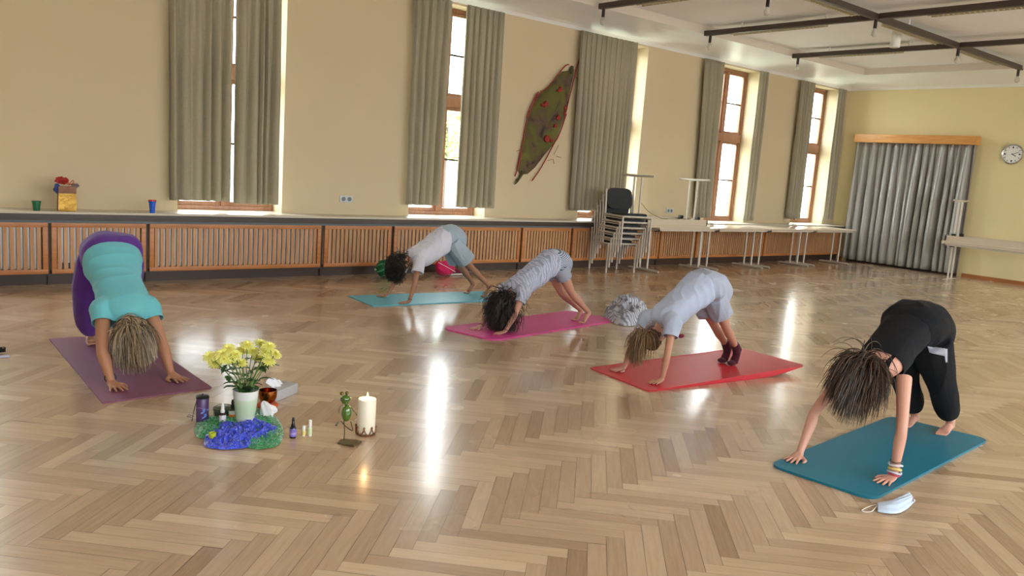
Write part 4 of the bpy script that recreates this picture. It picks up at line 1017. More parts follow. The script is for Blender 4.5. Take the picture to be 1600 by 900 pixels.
garment('sweatpants', b, BK2, rootE, hems, .0065, (.010, 8), 42, stretch=(legsE[0]['W'][1]-legsE[0]['W'][0]).normalized())
GS = fabric('pale grey panel', rgb(176, 178, 194))
def side_panel(l_, pts, w):
    b = MB(); b.tube([fE(a, l_*1.0, z) for a, z in pts], [(.006, w)]*len(pts), 10, up=fE.n, smooth=3); return b
from mathutils.bvhtree import BVHTree
PANTS = [o for o in rootE.children if o.name.startswith('sweatpants')][0]
bvh = BVHTree.FromPolygons([v.co.copy() for v in PANTS.data.vertices], [tuple(f.vertices) for f in PANTS.data.polygons])
def patch(q, nu, nv, m, parent, name, rad=.0):
    rows = []
    for j in range(nv+1):
        for i in range(nu+1):
            u, v = i/nu, j/nv; x = (q[0][0]*(1-u)+q[1][0]*u)*(1-v)+(q[3][0]*(1-u)+q[2][0]*u)*v; y = (q[0][1]*(1-u)+q[1][1]*u)*(1-v)+(q[3][1]*(1-u)+q[2][1]*u)*v
            h = bvh.ray_cast(V((0, 0, EYE)), ray(x, y).normalized()); rows.append(None if h[0] is None else h[0]+h[1]*.0022*(1 if h[1].dot(ray(x, y)) < 0 else -1))
    keep = {k: n_ for n_, k in enumerate([k for k, p in enumerate(rows) if p is not None])}; b = MB(); fs = []
    for j in range(nv):
        for i in range(nu):
            ks = (j*(nu+1)+i, j*(nu+1)+i+1, (j+1)*(nu+1)+i+1, (j+1)*(nu+1)+i)
            if all(k in keep for k in ks): fs.append(tuple(keep[k] for k in ks))
    b.add([rows[k] for k in keep], fs)
    if fs:
        o = b.build(name, m, parent); md = o.modifiers.new('s', 'SOLIDIFY'); md.thickness = .0015; md.offset = 1
patch([(1449, 541), (1479, 545), (1479, 557), (1452, 551)], 16, 6, GS, rootE, 'grey_side_stripe')
patch([(1474, 545), (1480, 545), (1480, 566), (1477, 566)], 5, 10, GS, rootE, 'grey_side_stripe')
MB().tube([fE(.30, -.02, .49), fE(.30, -.02, .40), fE(.295, -.02, .33)], .004, 6).tube([fE(.31, -.045, .49), fE(.31, -.05, .38)], .004, 6).build('drawstring', BK, rootE)
haircap(rootE, cE, RE, HSE, HE)
strands(rootE, cE, RE, HSE, 2000, .25, HE, (-.25, .02, -.9), 0, .0025, 6, vol=.45, stiff=.76, jitter=.28, lenvar=.5)
w, e, s = armsE[0]['W']; ax = (e-w).normalized(); o1 = ax.orthogonal().normalized(); o2 = ax.cross(o1)
for k, (t_, c_, rr_) in enumerate(((.085, (70, 66, 74), .0028), (.068, (226, 226, 232), .0045), (.045, (222, 196, 120), .0065), (.025, (206, 208, 226), .005), (.012, (196, 60, 84), .004))):
    b = MB(); c0 = w+ax*(t_*.9-.005); R0 = .0235*SE/.8+.004+(.004 if k in (1, 3) else 0)
    b.tube([c0+(o1*math.cos(a)+o2*math.sin(a))*(R0+.0)+ax*math.sin(a*2+k)*.003 for a in [2*PI*q/28 for q in range(29)]], rr_, 7)
    if k in (1, 3, 4): b.tube([c0+o1*R0, c0+o1*(R0+.015)+V((0, 0, -.006)), c0+o1*(R0+.03)+V((0, 0, -.004))], .0035, 6)
    b.build('bracelet', mat('woven bracelet %d' % k, rgb(*c_), .6), rootE)
for f_, r_, A_ in ((fC, rootC, armsC), (fB, rootB, armsB[:1])):
    for A in A_:
        w, e, s = A['W']; ax = (e-w).normalized(); o1 = ax.orthogonal().normalized(); o2 = ax.cross(o1); c0 = w+ax*.02
        MB().tube([c0+(o1*math.cos(a)+o2*math.sin(a))*.0215 for a in [2*PI*q/20 for q in range(21)]], .003, 6).build('bracelet', M['darkwood'], r_)
#PART3
# ------------------------------------------------------------------ the arrangement on the floor
def blob_net(name, c, dens=.62):
    m, n, l, b = nt(name); out = n['Material Output']; b.inputs['Base Color'].default_value = c; b.inputs['Roughness'].default_value = .3; b.inputs['Sheen Weight'].default_value = .4
    tc = n.new('ShaderNodeTexCoord'); vo = n.new('ShaderNodeTexVoronoi'); vo.feature = 'DISTANCE_TO_EDGE'; vo.inputs['Scale'].default_value = 95
    l.new(tc.outputs['Object'], vo.inputs['Vector']); mr = n.new('ShaderNodeMapRange'); mr.inputs[1].default_value = .10; mr.inputs[2].default_value = .16; mr.inputs[3].default_value = 1; mr.inputs[4].default_value = dens
    no = n.new('ShaderNodeTexNoise'); no.inputs['Scale'].default_value = 45; no.inputs['Detail'].default_value = 6; no.inputs['Distortion'].default_value = 1.5; l.new(tc.outputs['Object'], no.inputs['Vector'])
    cr = n.new('ShaderNodeValToRGB'); cr.color_ramp.elements[0].position = .42; cr.color_ramp.elements[1].position = .68; cr.color_ramp.elements[0].color = c; cr.color_ramp.elements[1].color = tuple(min(1, x*1.7+.10) for x in c[:3])+(1,)
    l.new(no.outputs['Fac'], cr.inputs[0]); l.new(cr.outputs[0], b.inputs['Base Color'])
    l.new(vo.outputs['Distance'], mr.inputs[0]); t = n.new('ShaderNodeBsdfTransparent'); x = n.new('ShaderNodeMixShader')
    l.new(mr.outputs[0], x.inputs[0]); l.new(t.outputs[0], x.inputs[1]); l.new(b.outputs[0], x.inputs[2]); l.new(x.outputs[0], out.inputs[0]); return m
def heap(name, outline, H, m, label, cat, seed=0, fr=22, z0=.004, amp=.5, nr=34, na=120, under=True, pw=.5):
    P_ = [atz(x, y, 0) if not isinstance(x, Vector) else x for x, y in outline]
    c = sum(P_, V())/len(P_); n = len(P_); ring = []
    for k in range(na):
        t = k/na*n; i = int(t); f = t-i; p0, p1, p2, p3 = P_[(i-1) % n], P_[i], P_[(i+1) % n], P_[(i+2) % n]
        h = [(-f**3+2*f*f-f)/2, (3*f**3-5*f*f+2)/2, (-3*f**3+4*f*f+f)/2, (f**3-f*f)/2]; ring.append(p0*h[0]+p1*h[1]+p2*h[2]+p3*h[3])
    vs = []; fs = []
    for j in range(nr+1):
        r = 1-j/nr*.985
        for k in range(na):
            p = c+(ring[k]-c)*r; e = max(0, 1-r**2)**pw
            w = (1-abs(noise.noise(V((p.x*fr, p.y*fr, seed)))*2))**2; w2 = noise.noise(V((p.x*fr*2.2, p.y*fr*2.2, seed+5)))
            z = z0+H*e*(1-amp+amp*w+w2*.2*amp)
            p = p+V((noise.noise(p*fr*1.3+V((9, seed, 0))), noise.noise(p*fr*1.3+V((0, seed, 9))), 0))*.012*e; vs.append((p.x, p.y, max(z0, z)))
    for j in range(nr):
        for k in range(na):
            q = (k+1) % na; fs.append((j*na+k, j*na+q, (j+1)*na+q, (j+1)*na+k))
    fs.append(tuple(nr*na+k for k in range(na)))
    if under: fs.append(tuple(reversed(range(na))))
    b = MB(); b.add(vs, fs); o = b.build(name, m); tag(o, label, cat); return o
heap('net_scarf', [(304, 672), (312, 657), (330, 652), (352, 652), (385, 645), (404, 640), (428, 650), (441, 667), (442, 685), (432, 698), (405, 703), (385, 700), (350, 690), (325, 688), (308, 684)], .036, blob_net('green glitter net', rgb(20, 140, 78), .30), 'crumpled green glitter net scarf under the flower vase', 'scarf', 3, 34, amp=.8)
heap('net_scarf', [(319, 690), (322, 700), (348, 704), (380, 702), (402, 694), (424, 684), (436, 672), (420, 664), (400, 655), (388, 664), (362, 668), (345, 666), (326, 674)], .050, blob_net('blue glitter net', rgb(30, 58, 206), .72), 'crumpled blue glitter net scarf spread in front of the vase', 'scarf', 7, 34, .006, amp=.8)
# vase and bouquet
vp = atz(383, 663, 0); vp.z = .012; VX, VY = vp.x, vp.y
t = thing('flower_vase', 'tall white tapered vase with pale green band holding yellow flowers', 'vase', tuple(vp))
M['vase'] = None
m, n, l, bb = nt('white to pale green glaze'); bb.inputs['Roughness'].default_value = .18; bb.inputs['Coat Weight'].default_value = .3
tc = n.new('ShaderNodeTexCoord'); sp_ = n.new('ShaderNodeSeparateXYZ'); cr = n.new('ShaderNodeValToRGB'); mr = n.new('ShaderNodeMapRange'); mr.inputs[1].default_value = vp.z; mr.inputs[2].default_value = vp.z+.178
l.new(tc.outputs['Object'], sp_.inputs[0]); l.new(sp_.outputs['Z'], mr.inputs[0]); l.new(mr.outputs[0], cr.inputs[0]); l.new(cr.outputs[0], bb.inputs['Base Color'])
cr.color_ramp.elements[0].color = rgb(232, 234, 236); cr.color_ramp.elements[1].color = rgb(226, 232, 234)
for p_, c_ in ((.16, (232, 234, 236)), (.24, (204, 222, 196)), (.5, (196, 222, 190)), (.72, (206, 224, 202)), (.80, (230, 234, 234))):
    q = cr.color_ramp.elements.new(p_); q.color = rgb(*c_)
MB().lathe([(.002, .0), (.044, .0), (.047, .004), (.066, .178), (.0665, .180), (.063, .180), (.045, .01), (.002, .008)], tuple(vp), 40).build('body', m, t)
MB().lathe([(.002, .14), (.060, .14), (.060, .142), (.002, .142)], tuple(vp), 24).build('water', mat('water', rgb(180, 200, 190), .05, trans=.5), t)
PET = mat('yellow petals', rgb(250, 242, 140), .55, var=.12, scale=60, sss=.1); PC = mat('flower centre', rgb(214, 196, 40), .7); LEAF = mat('chrysanthemum leaf', rgb(48, 84, 40), .5, var=.15, scale=30); STEM = mat('green stem', rgb(92, 124, 60), .5)
heads = crop([(205, 205), (240, 252), (285, 190), (330, 155), (375, 195), (420, 165), (455, 130), (412, 248), (520, 215), (545, 118), (600, 140), (645, 190), (600, 235), (490, 170), (340, 220), (575, 180), (560, 265), (300, 225)], 4.285, 280, 510)
rnd = random.Random(11)
for i, (hx, hy) in enumerate(heads):
    hp = aty(hx, hy, VY+rnd.uniform(-.07, .07)); bud = i in (16,)
    t = thing('chrysanthemum', 'yellow chrysanthemum on a green leafy stem in the white vase', 'flower', (VX, VY, .03), 0, 'yellow chrysanthemums in the white vase')
    base = V((VX+rnd.uniform(-.02, .02), VY+rnd.uniform(-.02, .02), .03)); rim = V((VX+(hp.x-VX)*.22, VY+(hp.y-VY)*.3, .195))
    pts, _ = spline([base, rim, rim.lerp(hp, .5)+V((0, 0, .02)), hp], [.002]*4, 5); MB().tube(pts, .0026, 6).build('stem', STEM, t)
    nrm = (hp-rim).normalized()*.6+V((rnd.uniform(-.2, .2), -.45, .35)); nrm.normalize(); a = nrm.orthogonal().normalized(); c_ = nrm.cross(a)
    b = MB(); R0 = rnd.uniform(.036, .043) if not bud else .02
    for lay, (np_, rr_, up_) in enumerate(((17, 1, .05), (14, .86, .35), (11, .66, .8), (7, .42, 1.3))):
        for k in range(np_):
            an = 2*PI*(k+rnd.uniform(-.25, .25))/np_; d = a*math.cos(an)+c_*math.sin(an); sd = nrm.cross(d); Lp = R0*rr_*rnd.uniform(.85, 1.1); el = up_+rnd.uniform(-.12, .12)
            pts = []
            for q in range(5):
                f = q/4; p = hp+d*(Lp*f*math.cos(el*(1-f*.3)))+nrm*(Lp*f*math.sin(el*(1-f*.4))+.003*lay); w = .0048*math.sin(PI*min(1, .18+f*.72))+.0006; pts.append((p, w))
            vs = []; 
            for p, w in pts: vs += [p-sd*w+nrm*.0015, p, p+sd*w+nrm*.0015]
            b.add(vs, [(3*q+j, 3*q+j+1, 3*q+j+4, 3*q+j+3) for q in range(4) for j in (0, 1)])
    b.build('petals', PET, t); MB().ell(hp+nrm*.008, (.008, .008, .008), 10, 6).build('flower_centre', PC, t)
    for q in range(3 if i % 2 else 4):
        b = MB()
        f = rnd.uniform(.05, .85); p0 = rim.lerp(hp, f) if q else rim+V((0, 0, .005)); an = rnd.uniform(0, 2*PI); d = V((math.cos(an), math.sin(an), rnd.uniform(-.15, .6))).normalized(); sd = d.cross(V((0, 0, 1))).normalized(); up_ = sd.cross(d); Ll = rnd.uniform(.045, .08)
        outl_ = [(0, .002), (.15, .006), (.3, .015), (.36, .008), (.5, .019), (.58, .009), (.72, .014), (.8, .007), (1, .001)]
        vs = []
        for f_, w in outl_: p = p0+d*Ll*f_-V((0, 0, 1))*Ll*.35*f_*f_; vs += [p-sd*w+up_*.003, p-up_*.001, p+sd*w+up_*.003]
        b.add(vs, [(3*q_+j, 3*q_+j+1, 3*q_+j+4, 3*q_+j+3) for q_ in range(len(outl_)-1) for j in (0, 1)])
        b.build('leaf', LEAF, t)
# purple candle tin
p = atz(316, 658, 0); t = thing('tall_tin', 'tall purple cylinder tin with blue print, left of the vase', 'tin', tuple(p)); pp = tuple(p)
m = mat('purple printed sleeve', rgb(82, 58, 110), .35, var=.12, scale=30)
MB().lathe([(.002, 0), (.030, 0), (.032, .003), (.032, .128), (.030, .131), (.002, .131)], pp, 32).build('body', m, t)
MB().lathe([(.026, .128), (.033, .128), (.0335, .137), (.029, .141), (.004, .142), (.004, .15), (.001, .152)], pp, 32).build('lid', M['black'], t)
b = MB(); rnd = random.Random(4)
for k in range(9):
    a0 = -PI*.5+rnd.uniform(-.7, .6); z = .03+rnd.uniform(-.01, .035); q = [V((p.x+math.cos(a0+f*.35)*.0328, p.y+math.sin(a0+f*.35)*.0328, z+rnd.uniform(-.006, .006)+.015*f)) for f in (0, .5, 1)]; b.tube(q, [.001, .004, .001], 6, smooth=3)
b.build('blue_print', mat('light blue print', rgb(110, 140, 220), .4), t)
MB().tube([V((p.x+math.cos(a)*.0325, p.y+math.sin(a)*.0325, .075+.006*math.sin(a*2))) for a in [2*PI*k/30 for k in range(31)]], .0012, 6).build('print_line', mat('lilac print', rgb(150, 130, 180), .4), t)
tag(MB().tube([p+V((-.03, 0, .12)), p+V((-.045, .0, .06)), p+V((-.055, -.005, .01)), atz(300, 652, .004), atz(292, 651, .004), atz(296, 648, .008), atz(303, 651, .004)], .0014, 6, smooth=5).build('string', M['black']), 'thin dark string with a small loop beside the purple tin', 'string')
tag(MB().tube([atz(325, 650, .003), atz(333, 654, .003), atz(340, 653, .004)], .0014, 6, smooth=5).build('string', mat('beige string', rgb(180, 130, 90), .8)), 'short beige string on the floor between purple tin and spray bottle', 'string')
# jar, bottles
p = atz(350, 649, 0); t = thing('round_tin', 'low dark green round tin behind the small bottles', 'tin', tuple(p))
MB().lathe([(.002, 0), (.050, 0), (.055, .006), (.055, .036), (.002, .036)], tuple(p), 32).build('body', mat('dark green lacquer', rgb(52, 66, 50), .25), t)
MB().lathe([(.002, .052), (.045, .052), (.056, .046), (.0575, .034), (.056, .034), (.002, .04)], tuple(p), 32).build('lid', mat('dark green lid', rgb(62, 76, 58), .2), t)
def bottle(px, py, label, r, h, bodyc, labelc, capc, kind, band=None, z=0, lab_t=(.15, .8)):
    p = atz(px, py, z); t = thing('small_bottle', label, 'bottle', tuple(p)); q = tuple(p)
    hb = h*(.58 if kind != 'roll' else .62); mb = mat(label[:20], rgb(*bodyc), .12, var=.02, coat=.4)
    MB().lathe([(.001, 0), (r*.9, 0), (r, .003), (r, hb*.82), (r*.75, hb*.95), (r*.42, hb), (r*.42, hb+.004), (.001, hb+.004)], q, 24).build('body', mb, t)
    MB().lathe([(r*1.01, hb*lab_t[0]), (r*1.03, hb*lab_t[0]+.001), (r*1.03, hb*lab_t[1]), (r*1.01, hb*lab_t[1]+.001)], q, 24, cap=False).build('label', mat(label[:18]+' label', rgb(*labelc), .5), t)
    if band: MB().lathe([(r*1.035, hb*.3), (r*1.045, hb*.31), (r*1.045, hb*.5), (r*1.035, hb*.51)], q, 24, cap=False).build('label_band', mat(label[:18]+' band', rgb(*band), .5), t)
    if kind == 'spray': prof = [(r*.62, hb), (r*.62, hb+h*.10), (r*.5, hb+h*.12), (r*.42, hb+h*.3), (r*.34, hb+h*.42), (.001, hb+h*.42)]
    elif kind == 'dropper': prof = [(r*.6, hb), (r*.6, hb+h*.14), (r*.35, hb+h*.16), (r*.4, hb+h*.26), (r*.28, hb+h*.40), (.001, hb+h*.41)]
    else: prof = [(r*.9, hb), (r*.9, h*.97), (r*.8, h), (.001, h)]
    MB().lathe([(.001, hb)]+prof, q, 20).build('cap', mat(label[:18]+' cap', rgb(*capc), .3), t)
    if kind == 'spray': MB().tube([p+V((0, 0, hb+h*.36)), p+V((-.6*r, -.6*r, hb+h*.37))], .0022, 6).build('nozzle', mat(label[:18]+' nozzle', rgb(*capc), .3), t)
bottle(347.5, 664, 'small dark bottle with white label and white spray cap beside the vase', .0175, .118, (50, 22, 34), (214, 210, 226), (230, 230, 232), 'spray', z=.0, lab_t=(.03, .80))
bottle(363, 656, 'dark green dropper bottle with white and orange label, against the vase', .0185, .115, (22, 44, 26), (222, 224, 222), (24, 38, 28), 'dropper', (222, 120, 46), z=0)
bottle(457.5, 684, 'small dark spray bottle with violet label, front of the tiny white bottles', .0165, .108, (24, 20, 34), (120, 106, 196), (22, 20, 28), 'spray', (160, 150, 216))
bottle(474.5, 681, 'tiny white bottle with yellow label, shorter one of the pair', .0092, .056, (228, 226, 216), (222, 208, 130), (232, 232, 230), 'roll')
bottle(484, 681, 'tiny white bottle with pale green label, taller one of the pair', .0098, .086, (228, 230, 224), (200, 222, 178), (232, 232, 230), 'roll')
p = atz(332, 682, .03); t = thing('tealight_cup', 'small yellow-green cup lying in the green net scarf, left of the vase', 'cup', tuple(p))
MB().lathe([(.001, -.012), (.013, -.012), (.018, .02), (.0165, .02), (.012, -.008), (.001, -.008)], tuple(p), 20).build('cup_body', mat('yellow green plastic', rgb(184, 196, 52), .4), t)
MB().lathe([(.001, .004), (.0148, .004), (.0150, .008), (.001, .008)], tuple(p), 20).build('wax', mat('pale wax', rgb(222, 222, 190), .5), t)
# singing bowl on its cushion, napkin, tissue box
p = atz(418, 637, 0); t = thing('cushion', 'small orange ring cushion under the copper bowl', 'cushion', tuple(p))
MB().lathe([(.004, .004), (.03, .0), (.052, .004), (.060, .016), (.052, .028), (.03, .031), (.004, .024)], tuple(p), 32).build('cover', fabric('orange cloth', rgb(206, 92, 34)), t)
t = thing('singing_bowl', 'shiny copper coloured singing bowl behind the vase', 'bowl', (p.x, p.y, .03))
MB().lathe([(.001, .0), (.024, .001), (.040, .012), (.049, .032), (.051, .060), (.0505, .074), (.0475, .074), (.0475, .06), (.045, .034), (.036, .016), (.001, .006)], (p.x, p.y, .0300), 40).build('body', mat('polished copper', rgb(170, 96, 44), .14, metal=1, var=.1), t)
a = atz(430, 629, 0); c2 = atz(467, 613, 0); d = (c2-a); d.normalize(); s_ = V((-d.y, d.x, 0)); Lb, Wb, Hb = .235, .115, .062
cen = a+d*Lb/2+s_*Wb/2; t = thing('tissue_box', 'silver grey tissue box behind the vase, tissue pulled out', 'tissue box', (cen.x, cen.y, 0)); X_ = Matrix.Translation(cen) @ Matrix.Rotation(math.atan2(d.y, d.x), 4, 'Z')
MB().box(-Lb/2, -Wb/2, .001, Lb/2, Wb/2, Hb, .004, X_).build('carton', mat('silver carton', rgb(172, 172, 178), .4), t)
b = MB()
vs = []; NU, NV = 22, 12
for j in range(NV+1):
    for i in range(NU+1):
        u, v = i/NU, j/NV; w = .045*(1-v*.1); x = (u-.5)*.1*(1+v*.5)-v*.03; y = math.sin(u*9)*.012*(1-v*.3)+v*.02; z = Hb-.002+v*.05*(1-.4*abs(u-.4))+.012*math.sin(u*5)*v
        vs.append(X_ @ V((x, y, z)))
b.add(vs, [(j*(NU+1)+i, j*(NU+1)+i+1, (j+1)*(NU+1)+i+1, (j+1)*(NU+1)+i) for j in range(NV) for i in range(NU)])
tis = mat('white tissue', rgb(226, 226, 236), .8); o = b.build('tissue', tis, t); md = o.modifiers.new('s', 'SOLIDIFY'); md.thickness = .002
# folded white napkin leaning by the vase
p = atz(418, 652, 0); b = MB(); rings = []
for z, cx, rx, ry in ((0, 0, .036, .024), (.02, -.002, .034, .022), (.045, -.008, .030, .02), (.065, -.014, .026, .018), (.082, -.020, .018, .014), (.092, -.022, .006, .005)):
    ring = []
    for k in range(28):
        a_ = 2*PI*k/28; w = 1+.22*math.sin(a_*5+z*40); ring.append(V((p.x+cx+math.cos(a_)*rx*w, p.y+math.sin(a_)*ry*w, z+.004)))
    rings.append(ring)
b.ring_loft(rings); b.tube([p+V((.01, 0, .06)), p+V((.035, 0, .045)), p+V((.045, 0, .03)), p+V((.03, 0, .02))], [(.012, .008), (.014, .01), (.012, .01), (.006, .006)], 10, smooth=4)
me = voxmesh(b, .003, 'napkin', 2); wrinkle(me, .002, 40, 2); tag(link('napkin', me, tis), 'crumpled white napkin standing right of the vase, below the copper bowl', 'napkin')
# frog
YFr = atz(543, 694, 0).y; fp = lambda x, y, dy=0: aty(510+x/7.5, 590+y/7.5, YFr+dy); g0 = atz(543, 694, 0)
t = thing('frog_figurine', 'green glazed metal frog figurine standing on one leg beside the candle', 'figurine', (g0.x, g0.y, 0))
GR = mat('green glaze', rgb(66, 102, 26), .12, var=.2, scale=40, coat=.8); WR = mat('green brown wire', rgb(84, 82, 44), .4, metal=.5)
b = MB(); b.ell(fp(237, 415), (.026, .024, .044), 24, 16); b.build('torso', GR, t)
b = MB(); b.ell(fp(225, 252), (.0275, .024, .022), 24, 16); b.ell(fp(222, 285), (.020, .018, .012), 16, 10); b.build('head', GR, t)
for ex, ey in ((180, 187), (241, 180)):
    MB().ell(fp(ex, ey), (.0095, .009, .009), 14, 10).build('eye', mat('brass eye', rgb(110, 100, 40), .2, metal=.6), t)
MB().tube([fp(165, 235, -.02), fp(200, 262, -.026), fp(240, 268, -.027), fp(290, 240, -.02)], .0012, 5, smooth=3).build('mouth', M['black'], t)
for nm, L_ in (('arm', [(188, 320), (165, 340), (148, 385), (150, 412)]), ('arm', [(288, 350), (315, 385), (350, 425), (352, 445)])): MB().tube([fp(*q) for q in L_], .0022, 7, smooth=3).build(nm, WR, t)
MB().tube([fp(205, 505), fp(212, 600), fp(212, 650), fp(206, 735)], .0028, 7, smooth=3).build('leg', WR, t)
MB().tube([fp(285, 515), fp(300, 570), fp(310, 618), fp(270, 605, -.01), fp(205, 550, -.015), fp(172, 512, -.02), (fp(140, 530, -.02)), fp(108, 556, -.02)], .0026, 7, smooth=3).build('leg', WR, t)
b = MB()
for q in ((108, 556), (122, 548), (118, 562)): b.ell(fp(*q, -.02), (.004, .003, .003), 8, 6)
b.build('foot', WR, t)
pl_ = [atz(510+x/7.5, 590+y/7.5, 0) for x, y in ((128, 778), (165, 752), (235, 738), (320, 748), (412, 768), (365, 792), (318, 818), (220, 800))]
b = MB(); b.ring_loft([[q+V((0, 0, .001)) for q in pl_], [q+V((0, 0, .006+.008*abs(math.sin(i*1.3)))) for i, q in enumerate(pl_)]]); b.build('base_plate', mat('bronze plate', rgb(112, 96, 64), .35, metal=.6), t)
# candle
p = atz(571.5, 678, 0); q = (p.x, p.y, .012); t = thing('candle_holder', 'low copper candle dish with pointed crown rim', 'candle holder', tuple(p))
CO = mat('aged copper', rgb(140, 96, 66), .35, metal=.7, var=.15)
MB().lathe([(.001, 0), (.048, 0), (.053, .004), (.0545, .012), (.052, .012), (.050, .006), (.001, .004)], tuple(p), 40).build('dish', CO, t)
b = MB()
for k in range(8):
    a_ = -PI*.72+2*PI*k/8; 
    def cp(da, z, r=.0535): return V((p.x+math.cos(a_+da)*r, p.y+math.sin(a_+da)*r, z))
    b.tube([cp(-.34, .008), cp(-.2, .018), cp(-.08, .030), cp(0, .040)], [.0025, .003, .003, .003], 6, smooth=3); b.tube([cp(.34, .008), cp(.2, .018), cp(.08, .030), cp(0, .040)], [.0025, .003, .003, .003], 6, smooth=3); b.ell(cp(0, .046), (.0055, .0055, .008), 10, 6)
b.build('crown_rim', CO, t)
t = thing('pillar_candle', 'thick white pillar candle with burning flame in the copper dish', 'candle', q)
WX = mat('cream wax', rgb(244, 236, 222), .4, sss=.35, var=.01)
MB().lathe([(.001, 0), (.046, 0), (.0475, .002), (.0475, .176), (.045, .181), (.041, .180), (.036, .174), (.001, .172)], q, 40).build('wax_body', WX, t)
MB().tube([V((p.x, p.y, .182)), V((p.x+.001, p.y, .192)), V((p.x+.003, p.y, .197))], .0013, 6).build('wick', M['black'], t)
FL = mat('flame', rgb(255, 190, 90), .5, emit=rgb(255, 196, 110), es=9)
MB().lathe([(.0005, 0), (.0035, .003), (.0055, .010), (.0048, .018), (.0024, .028), (.0005, .037)], (p.x+.001, p.y, .190), 14).build('flame', FL, t)
ld = bpy.data.lights.new('candle_light', 'POINT'); ld.energy = .25; ld.color = (1, .55, .22); ld.shadow_soft_size = .008; lo = bpy.data.objects.new('candle_light', ld); col.objects.link(lo); lo.location = (p.x, p.y, .235)
# ------------------------------------------------------------------ things on the sill
def cup(p, r0, r1, h, label, m, inner=None):
    t = thing('plastic_cup', label, 'cup', tuple(p))
    MB().lathe([(.001, 0), (r0, 0), (r1, h), (r1+.003, h), (r1+.003, h-.006), (r1-.001, h-.006), (r1-.003, h), (r0-.003, .004), (.001, .004)][:4]+[(r1-.002, h+.001), (r0-.003, .005), (.001, .005)], tuple(p), 28).build('body', m, t)
    MB().lathe([(r1, h-.009), (r1+.004, h-.009), (r1+.004, h+.001), (r1, h+.001)], tuple(p), 28, cap=False).build('rim', m, t); return t
sy = 8.71
p = aty(57, 331, sy); p.z = ZS; cup(p, .028, .037, .090, 'green plastic cup on the sill at far left', mat('green plastic', rgb(12, 98, 62), .35))
p = aty(238, 333, sy-.03); p.z = ZS; t = cup(p, .025, .034, .118, 'blue plastic cup on the sill with a red cup inside it', mat('blue plastic', rgb(22, 92, 206), .3))
t = thing('plastic_cup', 'red plastic cup nested in the blue one, only its rim showing', 'cup', (p.x, p.y, ZS+.02))
RP = mat('red plastic', rgb(186, 44, 40), .35)
MB().lathe([(.001, .008), (.022, .008), (.0330, .118), (.0385, .1195), (.0385, .133), (.033, .133), (.0305, .118), (.020, .012), (.001, .012)], (p.x, p.y, ZS), 28).build('body', RP, t)
# gift bag
p = aty(104.5, 331, sy); p.z = ZS; t = thing('gift_bag', 'shiny gold gift bag with brown top, standing on the sill at left', 'gift bag', tuple(p))
GO = mat('gold foil', rgb(140, 108, 52), .3, metal=1, bump=.9, bscale=14)
b = MB(); rings = []
for z, k in ((0, 1), (.02, 1.02), (.10, .99), (.172, .97)):
    rings.append([V((p.x+x*k, p.y+y*k, ZS+.001+z)) for x, y in ((-.078, -.04), (0, -.045), (.078, -.04), (.08, 0), (.078, .04), (0, .035), (-.078, .04), (-.08, 0))])
b.ring_loft(rings); b.build('bag_body', GO, t, False)
b = MB(); b.ring_loft([[V((p.x+x*.975, p.y+y*.975, ZS+.172+z)) for x, y in ((-.078, -.04), (0, -.052), (.078, -.04), (.08, 0), (.078, .04), (0, .03), (-.078, .04), (-.08, 0))] for z in (0, .065)]); b.build('brown_band', mat('brown paper', rgb(140, 98, 74), .6), t, False)
for nm, cx, cz, rr, c_, lb in (('gift_wrap', -.045, .292, (.058, .03, .034), (200, 74, 74), 'crumpled pink red organza gift wrap sticking out of the gold bag'), ('gift_wrap', -.085, .215, (.024, .022, .045), (86, 100, 170), 'blue organza wrap hanging over the left side of the gold bag'), ('gift_wrap', .07, .248, (.03, .025, .018), (150, 136, 140), 'grey lilac organza wrap at the right of the gold bag top')):
    b = MB(); b.ell((p.x+cx, p.y-.01, ZS+cz), rr, 30, 18); me = voxmesh(b, .004, nm, 0); wrinkle(me, .016, 26, int(cx*100)); tag(link(nm, me, cloth_translucent('organza %d' % c_[0], rgb(*c_), .4)), lb, 'gift wrap')
b = MB()
for sg in (-1, 1): b.tube([V((p.x+.015, p.y-.045, ZS+.262)), V((p.x+.015+sg*.03, p.y-.05, ZS+.30)), V((p.x+.015+sg*.035, p.y-.05, ZS+.275)), V((p.x+.015, p.y-.045, ZS+.255))], [(.003, .008)]*4, 8, smooth=5)
b.tube([V((p.x+.015, p.y-.045, ZS+.26)), V((p.x-.0, p.y-.056, ZS+.215))], [(.002, .006)]*2, 6); b.build('ribbon_bow', mat('red ribbon', rgb(196, 28, 26), .35), t)
# ------------------------------------------------------------------ other things on the floor
p = atz(603, 434, 0); t = thing('balloon', 'green balloon with pale stripes on the floor behind the curly haired child', 'balloon', (p.x, p.y, 0))
m, n, l, bb = nt('green striped balloon skin'); bb.inputs['Roughness'].default_value = .2
tc = n.new('ShaderNodeTexCoord'); gr = n.new('ShaderNodeTexGradient'); gr.gradient_type = 'RADIAL'; mp = n.new('ShaderNodeMapping'); mp.vector_type = 'TEXTURE'
C0 = V((p.x-.02, p.y, .115)); mp.inputs['Location'].default_value = C0; mp.inputs['Rotation'].default_value = (math.radians(65), 0, .5)
mu = n.new('ShaderNodeMath'); mu.operation = 'MULTIPLY'; mu.inputs[1].default_value = 9*2*PI; si = n.new('ShaderNodeMath'); si.operation = 'SINE'; cr = n.new('ShaderNodeValToRGB')
cr.color_ramp.elements[0].position = .55; cr.color_ramp.elements[0].color = rgb(6, 104, 66); cr.color_ramp.elements[1].position = .8; cr.color_ramp.elements[1].color = rgb(70, 170, 120)
